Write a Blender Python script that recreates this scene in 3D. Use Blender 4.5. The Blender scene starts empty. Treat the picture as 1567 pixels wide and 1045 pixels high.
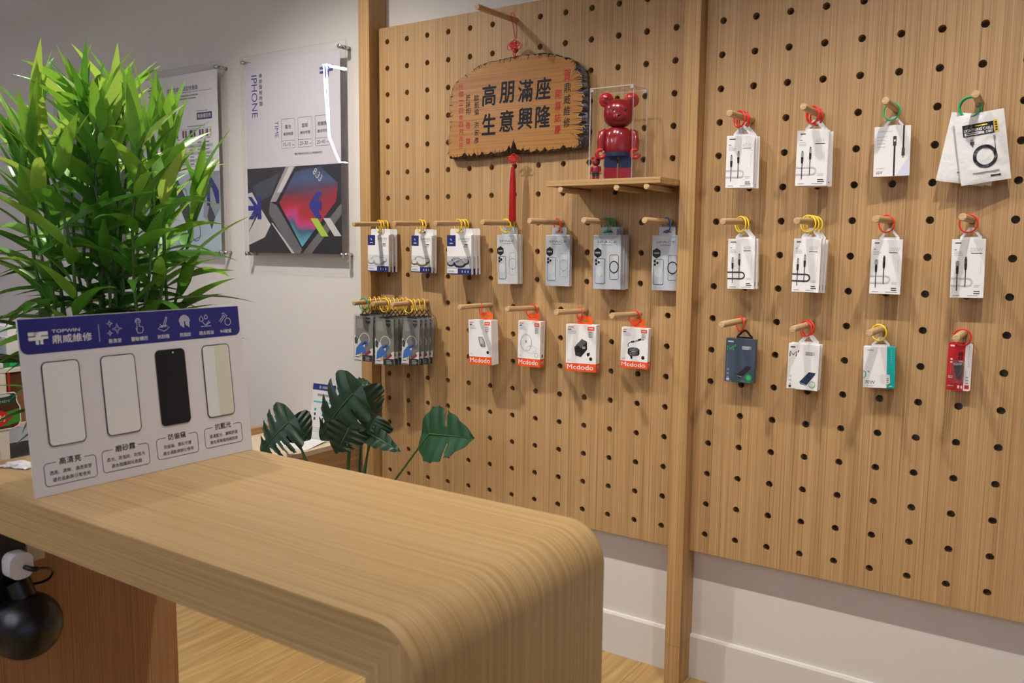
import bpy, bmesh, math, random
from mathutils import Vector, Matrix
random.seed(7)
sc = bpy.context.scene
COL = sc.collection
PI = math.pi
R = math.radians
H0 = 2.215                     # all heights below are measured from a mark on the wall; the floor lies at -H0

# ------------------------------------------------------------------ materials
def lin(c):
    c = c / 255.0
    return c / 12.92 if c <= 0.04045 else ((c + 0.055) / 1.055) ** 2.4
def rgb(r, g, b): return (lin(r), lin(g), lin(b), 1.0)
MATS = {}
def mat(name, col, rough=0.5, metal=0.0, spec=0.5, var=0.0, scale=40, bump=0.0, trans=0.0, emit=None, estr=0.0, coat=0.0):
    if name in MATS: return MATS[name]
    m = bpy.data.materials.new(name); m.use_nodes = True
    nt = m.node_tree; b = nt.nodes['Principled BSDF']
    b.inputs['Base Color'].default_value = rgb(*col)
    b.inputs['Roughness'].default_value = rough
    b.inputs['Metallic'].default_value = metal
    b.inputs['Specular IOR Level'].default_value = spec
    if coat: b.inputs['Coat Weight'].default_value = coat
    if trans: b.inputs['Transmission Weight'].default_value = trans
    if emit:
        b.inputs['Emission Color'].default_value = rgb(*emit); b.inputs['Emission Strength'].default_value = estr
    if var or bump:
        tc = nt.nodes.new('ShaderNodeTexCoord'); nz = nt.nodes.new('ShaderNodeTexNoise')
        nz.inputs['Scale'].default_value = scale; nz.inputs['Detail'].default_value = 4
        nt.links.new(tc.outputs['Object'], nz.inputs['Vector'])
        if var:
            mx = nt.nodes.new('ShaderNodeMix'); mx.data_type = 'RGBA'
            a = rgb(*[max(0, c * (1 - var)) for c in col]); d = rgb(*[min(255, c * (1 + var)) for c in col])
            mx.inputs['A'].default_value = a; mx.inputs['B'].default_value = d
            nt.links.new(nz.outputs['Fac'], mx.inputs['Factor']); nt.links.new(mx.outputs['Result'], b.inputs['Base Color'])
        if bump:
            bp = nt.nodes.new('ShaderNodeBump'); bp.inputs['Strength'].default_value = bump; bp.inputs['Distance'].default_value = 0.01
            nt.links.new(nz.outputs['Fac'], bp.inputs['Height']); nt.links.new(bp.outputs['Normal'], b.inputs['Normal'])
    MATS[name] = m
    return m

def wood(name, fast, slow, dark, mid, light, rough=0.45, F=1.0, wide=1.0):
    """oak veneer: fine streaks that change quickly across the grain (fast) and slowly along it (slow = dict axis->weight)"""
    m = bpy.data.materials.new(name); m.use_nodes = True
    nt = m.node_tree; N = nt.nodes; L = nt.links; b = N['Principled BSDF']
    tc = N.new('ShaderNodeTexCoord'); sp = N.new('ShaderNodeSeparateXYZ'); L.new(tc.outputs['Object'], sp.inputs[0])
    ax = {'x': sp.outputs[0], 'y': sp.outputs[1], 'z': sp.outputs[2]}
    def mul(o, k):
        n = N.new('ShaderNodeMath'); n.operation = 'MULTIPLY'; L.new(o, n.inputs[0]); n.inputs[1].default_value = k; return n.outputs[0]
    def add(o, p):
        n = N.new('ShaderNodeMath'); n.operation = 'ADD'; L.new(o, n.inputs[0]); L.new(p, n.inputs[1]); return n.outputs[0]
    s = None
    for k, w in slow.items():
        t = mul(ax[k], w); s = t if s is None else add(s, t)
    others = [k for k in 'xyz' if k != fast and k not in slow]
    oth = mul(ax[others[0]], 30) if others else None
    def noise(ff, fs, det, rg=0.55):
        c = N.new('ShaderNodeCombineXYZ')
        L.new(mul(ax[fast], ff), c.inputs[0]); L.new(mul(s, fs), c.inputs[1])
        if oth is not None: L.new(oth, c.inputs[2])
        n = N.new('ShaderNodeTexNoise'); n.inputs['Scale'].default_value = 1.0; n.inputs['Detail'].default_value = det; n.inputs['Roughness'].default_value = rg
        L.new(c.outputs[0], n.inputs['Vector']); return n.outputs['Fac']
    n1 = noise(30 * wide * F, 0.5, 1.0); n2 = noise(240 * F, 1.2, 1.0, 0.5); n3 = noise(560 * F, 3.0, 2.0)
    t = add(add(mul(n1, 0.15), mul(n2, 0.45)), mul(n3, 0.40))
    cr = N.new('ShaderNodeValToRGB'); L.new(t, cr.inputs[0])
    e = cr.color_ramp.elements
    e[0].position = 0.36; e[0].color = rgb(*dark); e[1].position = 0.66; e[1].color = rgb(*light)
    k = e.new(0.49); k.color = rgb(*mid)
    L.new(cr.outputs[0], b.inputs['Base Color'])
    b.inputs['Roughness'].default_value = rough; b.inputs['Specular IOR Level'].default_value = 0.4
    bp = N.new('ShaderNodeBump'); bp.inputs['Strength'].default_value = 0.08; bp.inputs['Distance'].default_value = 0.002
    L.new(n2, bp.inputs['Height']); L.new(bp.outputs['Normal'], b.inputs['Normal'])
    MATS[name] = m
    return m
OAK = ((148, 112, 70), (176, 139, 93), (196, 161, 115))
W_PANEL = wood('oak veneer upright', 'x', {'z': 1.0}, *OAK, F=1.6)
W_POST = wood('oak veneer post', 'x', {'z': 1.0}, (148, 110, 67), (177, 138, 89), (196, 160, 111), F=1.6)
OAKT = ((146, 115, 71), (172, 140, 92), (188, 158, 113))
W_TOP = wood('oak veneer counter wrap', 'y', {'x': 1.0, 'z': -1.0}, *OAKT, rough=0.36, F=2.0)
W_SLAB = wood('oak veneer counter edge', 'z', {'x': 1.0}, *OAKT, F=2.0)
W_LEG = wood('oak veneer counter leg', 'x', {'z': 1.0}, *OAKT, F=2.0)
W_SIDE = wood('oak veneer side panel', 'y', {'z': 1.0}, (138, 96, 60), (160, 116, 76), (174, 130, 90), F=1.6)
W_PEG = wood('birch dowel', 'z', {'y': 1.0}, (170, 134, 92), (190, 156, 112), (204, 172, 130), F=0.7)
W_SHELF = wood('oak shelf board', 'z', {'x': 1.0}, *OAK)
W_DESK = wood('oak cabinet', 'z', {'y': 1.0}, (150, 108, 66), (178, 136, 90), (196, 158, 110))
W_PLAQUE = wood('golden camphor wood', 'z', {'x': 1.0}, (150, 102, 50), (166, 117, 60), (178, 130, 70), rough=0.22, F=0.6, wide=0.5)

M_WALL = mat('white wall paint', (217, 211, 205), 0.75, spec=0.25, var=0.012, scale=3, bump=0.03)
M_CEIL = mat('white ceiling paint', (222, 219, 214), 0.8)
M_CHROME = mat('brushed steel', (200, 200, 202), 0.22, 1.0)
M_WHITE = mat('white card', (236, 233, 232), 0.38)
M_OFF = mat('off white card', (222, 220, 219), 0.4)
M_SILV = mat('silver grey card', (196, 200, 207), 0.28, 0.25)
M_NAVY = mat('navy print', (28, 40, 104), 0.4)
M_BLUE = mat('royal blue print', (44, 48, 128), 0.35)
M_BLACK = mat('black print', (22, 22, 24), 0.4)
M_INK = mat('charcoal ink', (52, 52, 56), 0.5)
M_GREY = mat('grey print', (150, 150, 152), 0.45)
M_LGREY = mat('pale grey print', (196, 196, 198), 0.4)
M_ORANGE = mat('orange print', (236, 84, 30), 0.4)
M_ORTAB = mat('orange plastic', (244, 92, 30), 0.3)
M_RED = mat('red plastic', (226, 42, 32), 0.3)
M_YEL = mat('yellow plastic', (244, 204, 36), 0.3)
M_GRN = mat('green plastic', (28, 176, 104), 0.3)
M_BLU = mat('blue plastic', (40, 104, 180), 0.3)
M_TAB = mat('milky plastic tab', (226, 224, 226), 0.25)
M_BTAB = mat('black plastic tab', (20, 20, 22), 0.3)
M_REDP = mat('red print', (186, 30, 38), 0.35)
M_TEAL = mat('teal print', (10, 168, 164), 0.38)
M_SLATE = mat('slate blue card', (62, 76, 92), 0.35)
M_GREENP = mat('green print', (48, 176, 92), 0.4)
M_CREAM = mat('cream enamel', (214, 206, 194), 0.5)
RINGS = {'r': M_RED, 'y': M_YEL, 'g': M_GRN, 'b': M_BLU}

def clear(name, tint=(0.96, 0.97, 0.98), ior=1.45, rough=0.02, extra=0.0):
    m = bpy.data.materials.new(name); m.use_nodes = True
    nt = m.node_tree; N = nt.nodes; L = nt.links
    N.remove(N['Principled BSDF']); out = N['Material Output']
    tr = N.new('ShaderNodeBsdfTransparent'); tr.inputs[0].default_value = (*tint, 1)
    gl = N.new('ShaderNodeBsdfGlossy'); gl.inputs['Roughness'].default_value = rough
    fr = N.new('ShaderNodeFresnel'); fr.inputs['IOR'].default_value = ior
    mx = N.new('ShaderNodeMixShader')
    ge = N.new('ShaderNodeNewGeometry'); inv = N.new('ShaderNodeMath'); inv.operation = 'SUBTRACT'; inv.inputs[0].default_value = 1.0; L.new(ge.outputs['Backfacing'], inv.inputs[1])
    fm = N.new('ShaderNodeMath'); fm.operation = 'MULTIPLY'; L.new(fr.outputs[0], fm.inputs[0]); L.new(inv.outputs[0], fm.inputs[1])
    L.new(fm.outputs[0], mx.inputs[0]); L.new(tr.outputs[0], mx.inputs[1]); L.new(gl.outputs[0], mx.inputs[2])
    last = mx
    if extra:
        df = N.new('ShaderNodeBsdfDiffuse'); df.inputs[0].default_value = (0.75, 0.75, 0.8, 1)
        m2 = N.new('ShaderNodeMixShader'); m2.inputs[0].default_value = extra
        L.new(mx.outputs[0], m2.inputs[1]); L.new(df.outputs[0], m2.inputs[2]); last = m2
    L.new(last.outputs[0], out.inputs[0])
    MATS[name] = m
    return m
M_ACR = clear('clear acrylic sheet', (.997, .998, .998), rough=0.0)
M_ACRE = clear('acrylic sheet edge', (0.93, 0.94, 0.95), 1.4, 0.05, 0.22)
M_CASE = clear('display case acrylic', (0.985, 0.985, 0.99), 1.35)
M_CASEE = clear('display case edge', (0.85, 0.85, 0.9), 1.5, 0.05, 0.45)
M_POLY = clear('clear blister plastic', (0.96, 0.96, 0.955), 1.45, 0.06, 0.035)
M_PANE = clear('window glass', (0.97, 0.98, 0.98), 1.3)

# ------------------------------------------------------------------ mesh builder
_tc = {}
def glyphs(s, bold=0.0, res=3):
    bold = 0.0
    key = (s, bold, res)
    if key in _tc: return _tc[key]
    c = bpy.data.curves.new('tmp', 'FONT'); c.body = s; c.resolution_u = res; c.offset = bold; c.fill_mode = 'FRONT'
    o = bpy.data.objects.new('tmp', c); COL.objects.link(o)
    dg = bpy.context.evaluated_depsgraph_get(); ev = o.evaluated_get(dg); me = ev.to_mesh()
    vs = [(v.co.x, v.co.y) for v in me.vertices]; fs = [tuple(p.vertices) for p in me.polygons]
    ev.to_mesh_clear(); bpy.data.objects.remove(o); bpy.data.curves.remove(c)
    if not vs: vs = [(0, 0)]
    x0 = min(v[0] for v in vs); x1 = max(v[0] for v in vs); y0 = min(v[1] for v in vs); y1 = max(v[1] for v in vs)
    _tc[key] = (vs, fs, x0, x1, y0, y1)
    return _tc[key]

class MB:
    def __init__(s, mapf=None):
        s.v = []; s.f = []; s.mi = []; s.sm = []; s.mats = []
        s.map = mapf or (lambda u, v, l: (u, -l, v))
        s.layer = 0.0003
    def m(s, mt):
        if mt not in s.mats: s.mats.append(mt)
        return s.mats.index(mt)
    def add(s, vs, fs, mt, smooth=False):
        o = len(s.v); i = s.m(mt)
        s.v += [tuple(p) for p in vs]
        for f in fs:
            s.f.append(tuple(o + k for k in f)); s.mi.append(i); s.sm.append(smooth)
    # solids
    def box(s, x0, x1, y0, y1, z0, z1, mt):
        vs = [(x0, y0, z0), (x1, y0, z0), (x1, y1, z0), (x0, y1, z0), (x0, y0, z1), (x1, y0, z1), (x1, y1, z1), (x0, y1, z1)]
        s.add(vs, [(0, 3, 2, 1), (4, 5, 6, 7), (0, 1, 5, 4), (1, 2, 6, 5), (2, 3, 7, 6), (3, 0, 4, 7)], mt)
    def prism(s, pts, y0, y1, mt, side=None, smooth=False):
        n = len(pts)
        a = sum(pts[i][0] * pts[(i + 1) % n][1] - pts[(i + 1) % n][0] * pts[i][1] for i in range(n))
        if a < 0: pts = pts[::-1]
        s.add([(x, y0, z) for x, z in pts] + [(x, y1, z) for x, z in pts], [tuple(range(n)), tuple(range(2 * n - 1, n - 1, -1))], mt)
        s.add([(x, y0, z) for x, z in pts] + [(x, y1, z) for x, z in pts], [(i, i + n, (i + 1) % n + n, (i + 1) % n) for i in range(n)], side or mt, smooth)
    def frame(s, outer, inner, y0, y1, mt):
        n = len(outer)
        vs = [(x, y, z) for y in (y0, y1) for L in (outer, inner) for x, z in L]
        fs = []
        for i in range(n):
            j = (i + 1) % n
            fs += [(i, j, n + j, n + i), (2 * n + i, 3 * n + i, 3 * n + j, 2 * n + j), (i, 2 * n + i, 2 * n + j, j), (n + i, n + j, 3 * n + j, 3 * n + i)]
        s.add(vs, fs, mt)
    def tube(s, path, r, mt, n=8, closed=False, cap=True):
        P = [Vector(p) for p in path]; k = len(P); rr = r if isinstance(r, (list, tuple)) else [r] * k
        vs = []; up = None
        for i in range(k):
            a = P[(i - 1) % k] if closed or i > 0 else P[i]; b = P[(i + 1) % k] if closed or i < k - 1 else P[i]
            t = (b - a).normalized()
            if up is None:
                up = t.orthogonal().normalized()
            up = (up - t * up.dot(t))
            up = up.normalized() if up.length > 1e-6 else t.orthogonal().normalized()
            w = t.cross(up)
            for j in range(n):
                g = 2 * PI * j / n; vs.append(P[i] + (up * math.cos(g) + w * math.sin(g)) * rr[i])
        fs = []
        for i in range(k if closed else k - 1):
            for j in range(n):
                a = i * n + j; b = i * n + (j + 1) % n; c = ((i + 1) % k) * n + (j + 1) % n; d = ((i + 1) % k) * n + j
                fs.append((a, b, c, d))
        s.add(vs, fs, mt, True)
        if cap and not closed:
            s.add(vs[:n], [tuple(range(n - 1, -1, -1))], mt); s.add(vs[-n:], [tuple(range(n))], mt)
    def sphere(s, c, r, mt, nu=20, nv=12, pw=1.0):
        rx, ry, rz = r if isinstance(r, (list, tuple)) else (r, r, r)
        sp = lambda x: math.copysign(abs(x) ** pw, x)
        vs = [(c[0], c[1], c[2] - rz)]
        for i in range(1, nv):
            p = -PI / 2 + PI * i / nv
            for j in range(nu):
                t = 2 * PI * j / nu
                vs.append((c[0] + rx * sp(math.cos(p)) * sp(math.cos(t)), c[1] + ry * sp(math.cos(p)) * sp(math.sin(t)), c[2] + rz * sp(math.sin(p))))
        vs.append((c[0], c[1], c[2] + rz)); top = len(vs) - 1; fs = []
        for j in range(nu):
            fs.append((0, 1 + (j + 1) % nu, 1 + j)); fs.append((top, top - nu + j, top - nu + (j + 1) % nu))
            for i in range(nv - 2):
                a = 1 + i * nu + j; b = 1 + i * nu + (j + 1) % nu
                fs.append((a, b, b + nu, a + nu))
        s.add(vs, fs, mt, True)
    def lathe(s, c, prof, mt, n=28):
        vs = []; fs = []
        for r, z in prof:
            for j in range(n):
                t = 2 * PI * j / n; vs.append((c[0] + r * math.cos(t), c[1] + r * math.sin(t), c[2] + z))
        for i in range(len(prof) - 1):
            for j in range(n):
                fs.append((i * n + j, i * n + (j + 1) % n, (i + 1) * n + (j + 1) % n, (i + 1) * n + j))
        s.add(vs, fs, mt, True)
    # flat print on the mapped face, l = layer number
    def pp(s, pts, mt, l=1):
        s.add([s.map(u, v, l * s.layer) for u, v in pts], [tuple(range(len(pts)))], mt)
    def rect(s, u0, v0, u1, v1, mt, l=1): s.pp([(u0, v0), (u1, v0), (u1, v1), (u0, v1)], mt, l)
    def rr_pts(s, u0, v0, u1, v1, r, n=5, corners=(1, 1, 1, 1)):
        P = []
        for (cx, cy, a0, x, y, on) in ((u1 - r, v0 + r, -90, u1, v0, corners[0]), (u1 - r, v1 - r, 0, u1, v1, corners[1]), (u0 + r, v1 - r, 90, u0, v1, corners[2]), (u0 + r, v0 + r, 180, u0, v0, corners[3])):
            for k in range(n + 1):
                t = R(a0 + 90 * k / n)
                P.append((cx + r * math.cos(t), cy + r * math.sin(t)) if on else (x, y))
        return P
    def rrect(s, u0, v0, u1, v1, r, mt, l=1): s.pp(s.rr_pts(u0, v0, u1, v1, r), mt, l)
    def rstroke(s, u0, v0, u1, v1, r, w, mt, l=1):
        a = s.rr_pts(u0, v0, u1, v1, r); b = s.rr_pts(u0 + w, v0 + w, u1 - w, v1 - w, max(r - w, 1e-4)); n = len(a)
        s.add([s.map(u, v, l * s.layer) for u, v in a + b], [(i, (i + 1) % n, n + (i + 1) % n, n + i) for i in range(n)], mt)
    def ell(s, u, v, a, b, mt, l=1, n=24, a0=0, a1=360):
        s.pp([(u + a * math.cos(R(a0 + (a1 - a0) * k / n)), v + b * math.sin(R(a0 + (a1 - a0) * k / n))) for k in range(n if a1 - a0 >= 360 else n + 1)], mt, l)
    def line(s, pts, w, mt, l=1, closed=False):
        n = len(pts); L = []; Rr = []
        for i in range(n):
            a = pts[(i - 1) % n] if closed or i else pts[i]; b = pts[(i + 1) % n] if closed or i < n - 1 else pts[i]
            dx, dy = b[0] - a[0], b[1] - a[1]; d = math.hypot(dx, dy) or 1
            ox, oy = -dy / d * w / 2, dx / d * w / 2
            L.append((pts[i][0] + ox, pts[i][1] + oy)); Rr.append((pts[i][0] - ox, pts[i][1] - oy))
        k = n if closed else n - 1
        s.add([s.map(u, v, l * s.layer) for u, v in L + Rr], [(i, (i + 1) % n, n + (i + 1) % n, n + i) for i in range(k)], mt)
    def arc(s, u, v, a, b, a0, a1, w, mt, l=1, n=16):
        cl = a1 - a0 >= 360
        s.line([(u + a * math.cos(R(a0 + (a1 - a0) * k / n)), v + b * math.sin(R(a0 + (a1 - a0) * k / n))) for k in range(n if cl else n + 1)], w, mt, l, cl)
    def text(s, body, u0, v0, u1, v1, mt, l=1, bold=0.0, res=3, rot=0, shear=0.0):
        """body fitted into the rectangle; rot=-90 reads downwards"""
        vs, fs, x0, x1, y0, y1 = glyphs(body, bold, res)
        if rot:
            vs = [(y, -x) for x, y in vs]; x0, x1, y0, y1 = y0, y1, -x1, -x0
        W = (x1 - x0) or 1; Hh = (y1 - y0) or 1
        k = bold * (v1 - v0) * 1.1 if not rot else 0
        for n_, (du, dv) in enumerate(((0, 0),) if not k else ((-k, 0), (k, 0), (0, k), (0, -k))):
            P = []
            for x, y in vs:
                a = (x - x0) / W; b = (y - y0) / Hh
                P.append(s.map(du + u0 + (u1 - u0) * a + shear * (b - .5) * (u1 - u0), dv + v0 + (v1 - v0) * b, (l + .02 * n_) * s.layer))
            s.add(P, fs, mt)
    def textc(s, body, u, v, h, mt, l=1, bold=0.0, res=2, squeeze=1.0):
        """one line centred on (u,v), h high"""
        vs, fs, x0, x1, y0, y1 = glyphs(body, bold, res)
        w = (x1 - x0) / max(y1 - y0, 1e-6) * h * squeeze
        s.text(body, u - w / 2, v - h / 2, u + w / 2, v + h / 2, mt, l, bold, res)
    def greek(s, u, v, w, h, rows, mt, l=1, gap=None):
        gap = gap or h * 1.9
        for k in range(rows):
            s.rect(u, v - k * gap - h, u + w * random.uniform(.7, 1), v - k * gap, mt, l)
    def build(s, name, parent=None, loc=None, bevel=0.0, world=True, seg=2):
        me = bpy.data.meshes.new(name)
        if loc is None and parent is None:
            xs = [p[0] for p in s.v]; ys = [p[1] for p in s.v]; zs = [p[2] for p in s.v]
            loc = ((min(xs) + max(xs)) / 2, (min(ys) + max(ys)) / 2, min(zs))
        if parent is not None and world:
            loc0 = parent['_o'] if '_o' in parent else (0, 0, 0)
            off = loc0
        elif loc is not None and parent is None:
            off = loc
        else:
            off = (0, 0, 0)
        me.from_pydata([(x - off[0], y - off[1], z - off[2]) for x, y, z in s.v], [], s.f)
        for mt in s.mats: me.materials.append(mt)
        me.polygons.foreach_set('material_index', s.mi); me.polygons.foreach_set('use_smooth', s.sm); me.update()
        o = bpy.data.objects.new(name, me); COL.objects.link(o)
        if parent is not None: o.parent = parent
        elif loc is not None: o.location = loc
        if bevel:
            b = o.modifiers.new('edge', 'BEVEL'); b.width = bevel; b.segments = seg; b.limit_method = 'ANGLE'; b.angle_limit = R(50)
        return o

def tag(o, label=None, cat=None, group=None, kind=None):
    if label: o['label'] = label
    if cat: o['category'] = cat
    if group: o['group'] = group
    if kind: o['kind'] = kind
    return o
def thing(name, label, cat, loc=(0, 0, 0), rot=(0, 0, 0), group=None):
    o = bpy.data.objects.new(name, None); COL.objects.link(o); o.empty_display_size = 0.02
    o.location = loc; o.rotation_euler = rot
    if not any(rot): o['_o'] = loc
    return tag(o, label, cat, group)
CH = {}
def copy_tree(o, parent=None):
    c = o.copy(); COL.objects.link(c)
    if parent is not None: c.parent = parent
    for ch in [k for k in bpy.data.objects if k.parent == o]: copy_tree(ch, c)
    return c
def struct(o): o['kind'] = 'structure'; return o

# ------------------------------------------------------------------ camera
FPX, YAW, PIT, ROL = 1298.171, 0.588683813, 1.45712072, 0.0100281704
CPOS = Vector((2.30088402, -2.55298731, -0.776809354))
MC = Matrix.Rotation(YAW, 3, 'Z') @ Matrix.Rotation(PIT, 3, 'X') @ Matrix.Rotation(ROL, 3, 'Z')
cam = bpy.data.cameras.new('camera'); co = bpy.data.objects.new('camera', cam); COL.objects.link(co)
co.matrix_world = Matrix.Translation(CPOS) @ MC.to_4x4()
cam.sensor_width = 36.0; cam.lens = FPX / 1567 * 36.0; cam.clip_start = 0.02
cam.dof.use_dof = True; cam.dof.focus_distance = 2.75; cam.dof.aperture_fstop = 6.3
sc.camera = co
def at(px, py, y):
    """the point of the vertical plane y = const that the photograph shows at (px, py)"""
    d = MC @ Vector(((px - 783.5) / FPX, -(py - 522.5) / FPX, -1.0)); t = (y - CPOS.y) / d.y
    return CPOS + d * t

# ------------------------------------------------------------------ room shell
YW = 0.05; ZF = -H0; ZC = 0.72
XL, XR, YF = -8.0, 4.5, -8.5
b = MB(); b.box(XL, XR, YW, YW + .1, ZF, ZC, M_WALL); struct(b.build('wall_back'))
b = MB(); b.box(XL - .1, XL, YF, YW, ZF, ZC, M_WALL); struct(b.build('wall_left'))
b = MB(); b.box(XL, XR, YF - .1, YF, ZF, ZC, M_WALL); struct(b.build('wall_front'))
WY0, WY1, WZ0, WZ1 = -6.5, -1.6, ZF + .35, ZF + 2.5      # shop window in the right wall
b = MB()
b.box(XR, XR + .1, YF, WY0, ZF, ZC, M_WALL); b.box(XR, XR + .1, WY1, YW, ZF, ZC, M_WALL)
b.box(XR, XR + .1, WY0, WY1, ZF, WZ0, M_WALL); b.box(XR, XR + .1, WY0, WY1, WZ1, ZC, M_WALL)
struct(b.build('wall_right'))
M_ALU = mat('dark aluminium', (60, 60, 64), 0.4, 0.6)
b = MB()
for k in range(4):
    y = WY0 + (WY1 - WY0) * k / 3; b.box(XR + .02, XR + .07, max(WY0, y - .03), min(WY1, y + .03), WZ0, WZ1, M_ALU)
b.box(XR + .02, XR + .07, WY0, WY1, WZ0, WZ0 + .05, M_ALU); b.box(XR + .02, XR + .07, WY0, WY1, WZ1 - .05, WZ1, M_ALU)
wf = b.build('window_1'); struct(wf)
b = MB(); b.box(XR + .042, XR + .048, WY0 + .03, WY1 - .03, WZ0 + .05, WZ1 - .05, M_PANE); b.build('window_pane', wf, world=False).location = [-c for c in wf.location]
b = MB(); b.box(XL, XR, YF, YW, ZC, ZC + .1, M_CEIL); struct(b.build('ceiling'))

def floor_mat():
    m = bpy.data.materials.new('oak plank floor'); m.use_nodes = True
    nt = m.node_tree; N = nt.nodes; L = nt.links; bs = N['Principled BSDF']
    tc = N.new('ShaderNodeTexCoord'); mp = N.new('ShaderNodeMapping'); mp.inputs['Rotation'].default_value = (0, 0, PI / 2)
    L.new(tc.outputs['Object'], mp.inputs[0])
    br = N.new('ShaderNodeTexBrick'); L.new(mp.outputs[0], br.inputs[0])
    br.inputs['Scale'].default_value = 1.0; br.inputs['Brick Width'].default_value = 1.22; br.inputs['Row Height'].default_value = 0.18
    br.inputs['Mortar Size'].default_value = 0.0012; br.offset = 0.37
    br.inputs['Color1'].default_value = (0.2, 0.2, 0.2, 1); br.inputs['Color2'].default_value = (0.8, 0.8, 0.8, 1); br.inputs['Mortar'].default_value = (0, 0, 0, 1)
    mp2 = N.new('ShaderNodeMapping'); mp2.inputs['Scale'].default_value = (26, 1.6, 1); L.new(tc.outputs['Object'], mp2.inputs[0])
    ad = N.new('ShaderNodeVectorMath'); ad.operation = 'ADD'; L.new(mp2.outputs[0], ad.inputs[0])
    sc2 = N.new('ShaderNodeVectorMath'); sc2.operation = 'SCALE'; sc2.inputs['Scale'].default_value = 9; L.new(br.outputs['Color'], sc2.inputs[0]); L.new(sc2.outputs[0], ad.inputs[1])
    nz = N.new('ShaderNodeTexNoise'); nz.inputs['Scale'].default_value = 1; nz.inputs['Detail'].default_value = 6; nz.inputs['Distortion'].default_value = 1.2; L.new(ad.outputs[0], nz.inputs['Vector'])
    cr = N.new('ShaderNodeValToRGB'); L.new(nz.outputs['Fac'], cr.inputs[0])
    e = cr.color_ramp.elements; e[0].position = .3; e[0].color = rgb(150, 117, 66); e[1].position = .68; e[1].color = rgb(188, 154, 98)
    mx = N.new('ShaderNodeMix'); mx.data_type = 'RGBA'; mx.blend_type = 'MULTIPLY'; L.new(br.outputs['Fac'], mx.inputs['Factor'])
    L.new(cr.outputs[0], mx.inputs['A']); mx.inputs['B'].default_value = (.45, .4, .34, 1); L.new(mx.outputs['Result'], bs.inputs['Base Color'])
    bs.inputs['Roughness'].default_value = .4
    return m
b = MB(); b.box(XL, XR, YF, YW, ZF - .1, ZF, floor_mat()); struct(b.build('floor'))
b = MB()
b.prism([(0, 0), (0.013, 0), (0.013, .142), (.009, .15), (0, .15)], XL, XR, M_WALL)
b.v = [(y, YW - x, ZF + z) for x, y, z in b.v]; struct(b.build('baseboard_back'))

# ------------------------------------------------------------------ pegboards and posts
HR = 0.0105
def pegboard(x0, x1, z0, z1, cols, rows, label):
    b = MB(); y0, y1 = 0.0, 0.036
    xe = [x0] + [(cols[i] + cols[i + 1]) / 2 for i in range(len(cols) - 1)] + [x1]
    ze = [z0] + [(rows[i] + rows[i + 1]) / 2 for i in range(len(rows) - 1)] + [z1]
    for i, cx in enumerate(cols):
        for j, cz in enumerate(rows):
            a, c, d, e = xe[i], xe[i + 1], ze[j], ze[j + 1]
            O = []
            for (p, q) in (((a, d), (c, d)), ((c, d), (c, e)), ((c, e), (a, e)), ((a, e), (a, d))):
                for k in range(4): O.append((p[0] + (q[0] - p[0]) * k / 4, p[1] + (q[1] - p[1]) * k / 4))
            I = [(cx + HR * math.cos(R(225 + 22.5 * k)), cz + HR * math.sin(R(225 + 22.5 * k))) for k in range(16)]
            vs = [(x, y0, z) for x, z in O + I] + [(x, y1, z) for x, z in O + I]
            fs = []
            for k in range(16):
                n = (k + 1) % 16
                fs += [(k, n, 16 + n, 16 + k), (32 + k, 48 + k, 48 + n, 32 + n)]
            b.add(vs, fs, W_PANEL)
            b.add(vs, [(16 + k, 16 + (k + 1) % 16, 48 + (k + 1) % 16, 48 + k) for k in range(16)], W_PANEL, True)
    rim = [(x0, z0), (x1, z0), (x1, z1), (x0, z1)]
    b.add([(x, y0, z) for x, z in rim] + [(x, y1, z) for x, z in rim], [(i, i + 4, (i + 1) % 4 + 4, (i + 1) % 4) for i in range(4)], W_PANEL)
    o = b.build('pegboard_panel'); tag(o, label, 'pegboard', 'pegboard panels on the wall'); return o
OX = 1.351
pegboard(-0.0475, 1.2465, -1.763, 0.054, [0.1 * i for i in range(13)], [-0.1 * r for r in range(17, -1, -1)],
         'oak pegboard panel with the hanging plaque and small shelf, between the two posts')
pegboard(1.3005, 2.905, -1.762, 0.36, [OX + 0.1 * i for i in range(16)], [-0.1 * r for r in range(17, -4, -1)],
         'oak pegboard panel of boxed cables and power banks, beside the middle post')
def post(x0, x1, label):
    t = thing('wooden_post', label, 'post', ((x0 + x1) / 2, 0, ZF), group='wooden posts framing the pegboard')
    zs = -2.08
    b = MB(); b.box(x0, x1, -.05, .0495, zs + .0012, ZC - .001, W_POST); b.build('post_shaft', t, bevel=.0008)
    b = MB(); b.box(x0, x1, -.05, .0365, ZF + .0005, zs, W_POST); b.build('post_foot', t, bevel=.0008)
post(-0.1045, -0.0485, 'oak post at the far end of the pegboard, next to the white wall')
post(1.2475, 1.2995, 'oak post standing between the two pegboard panels, down to the floor')

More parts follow.
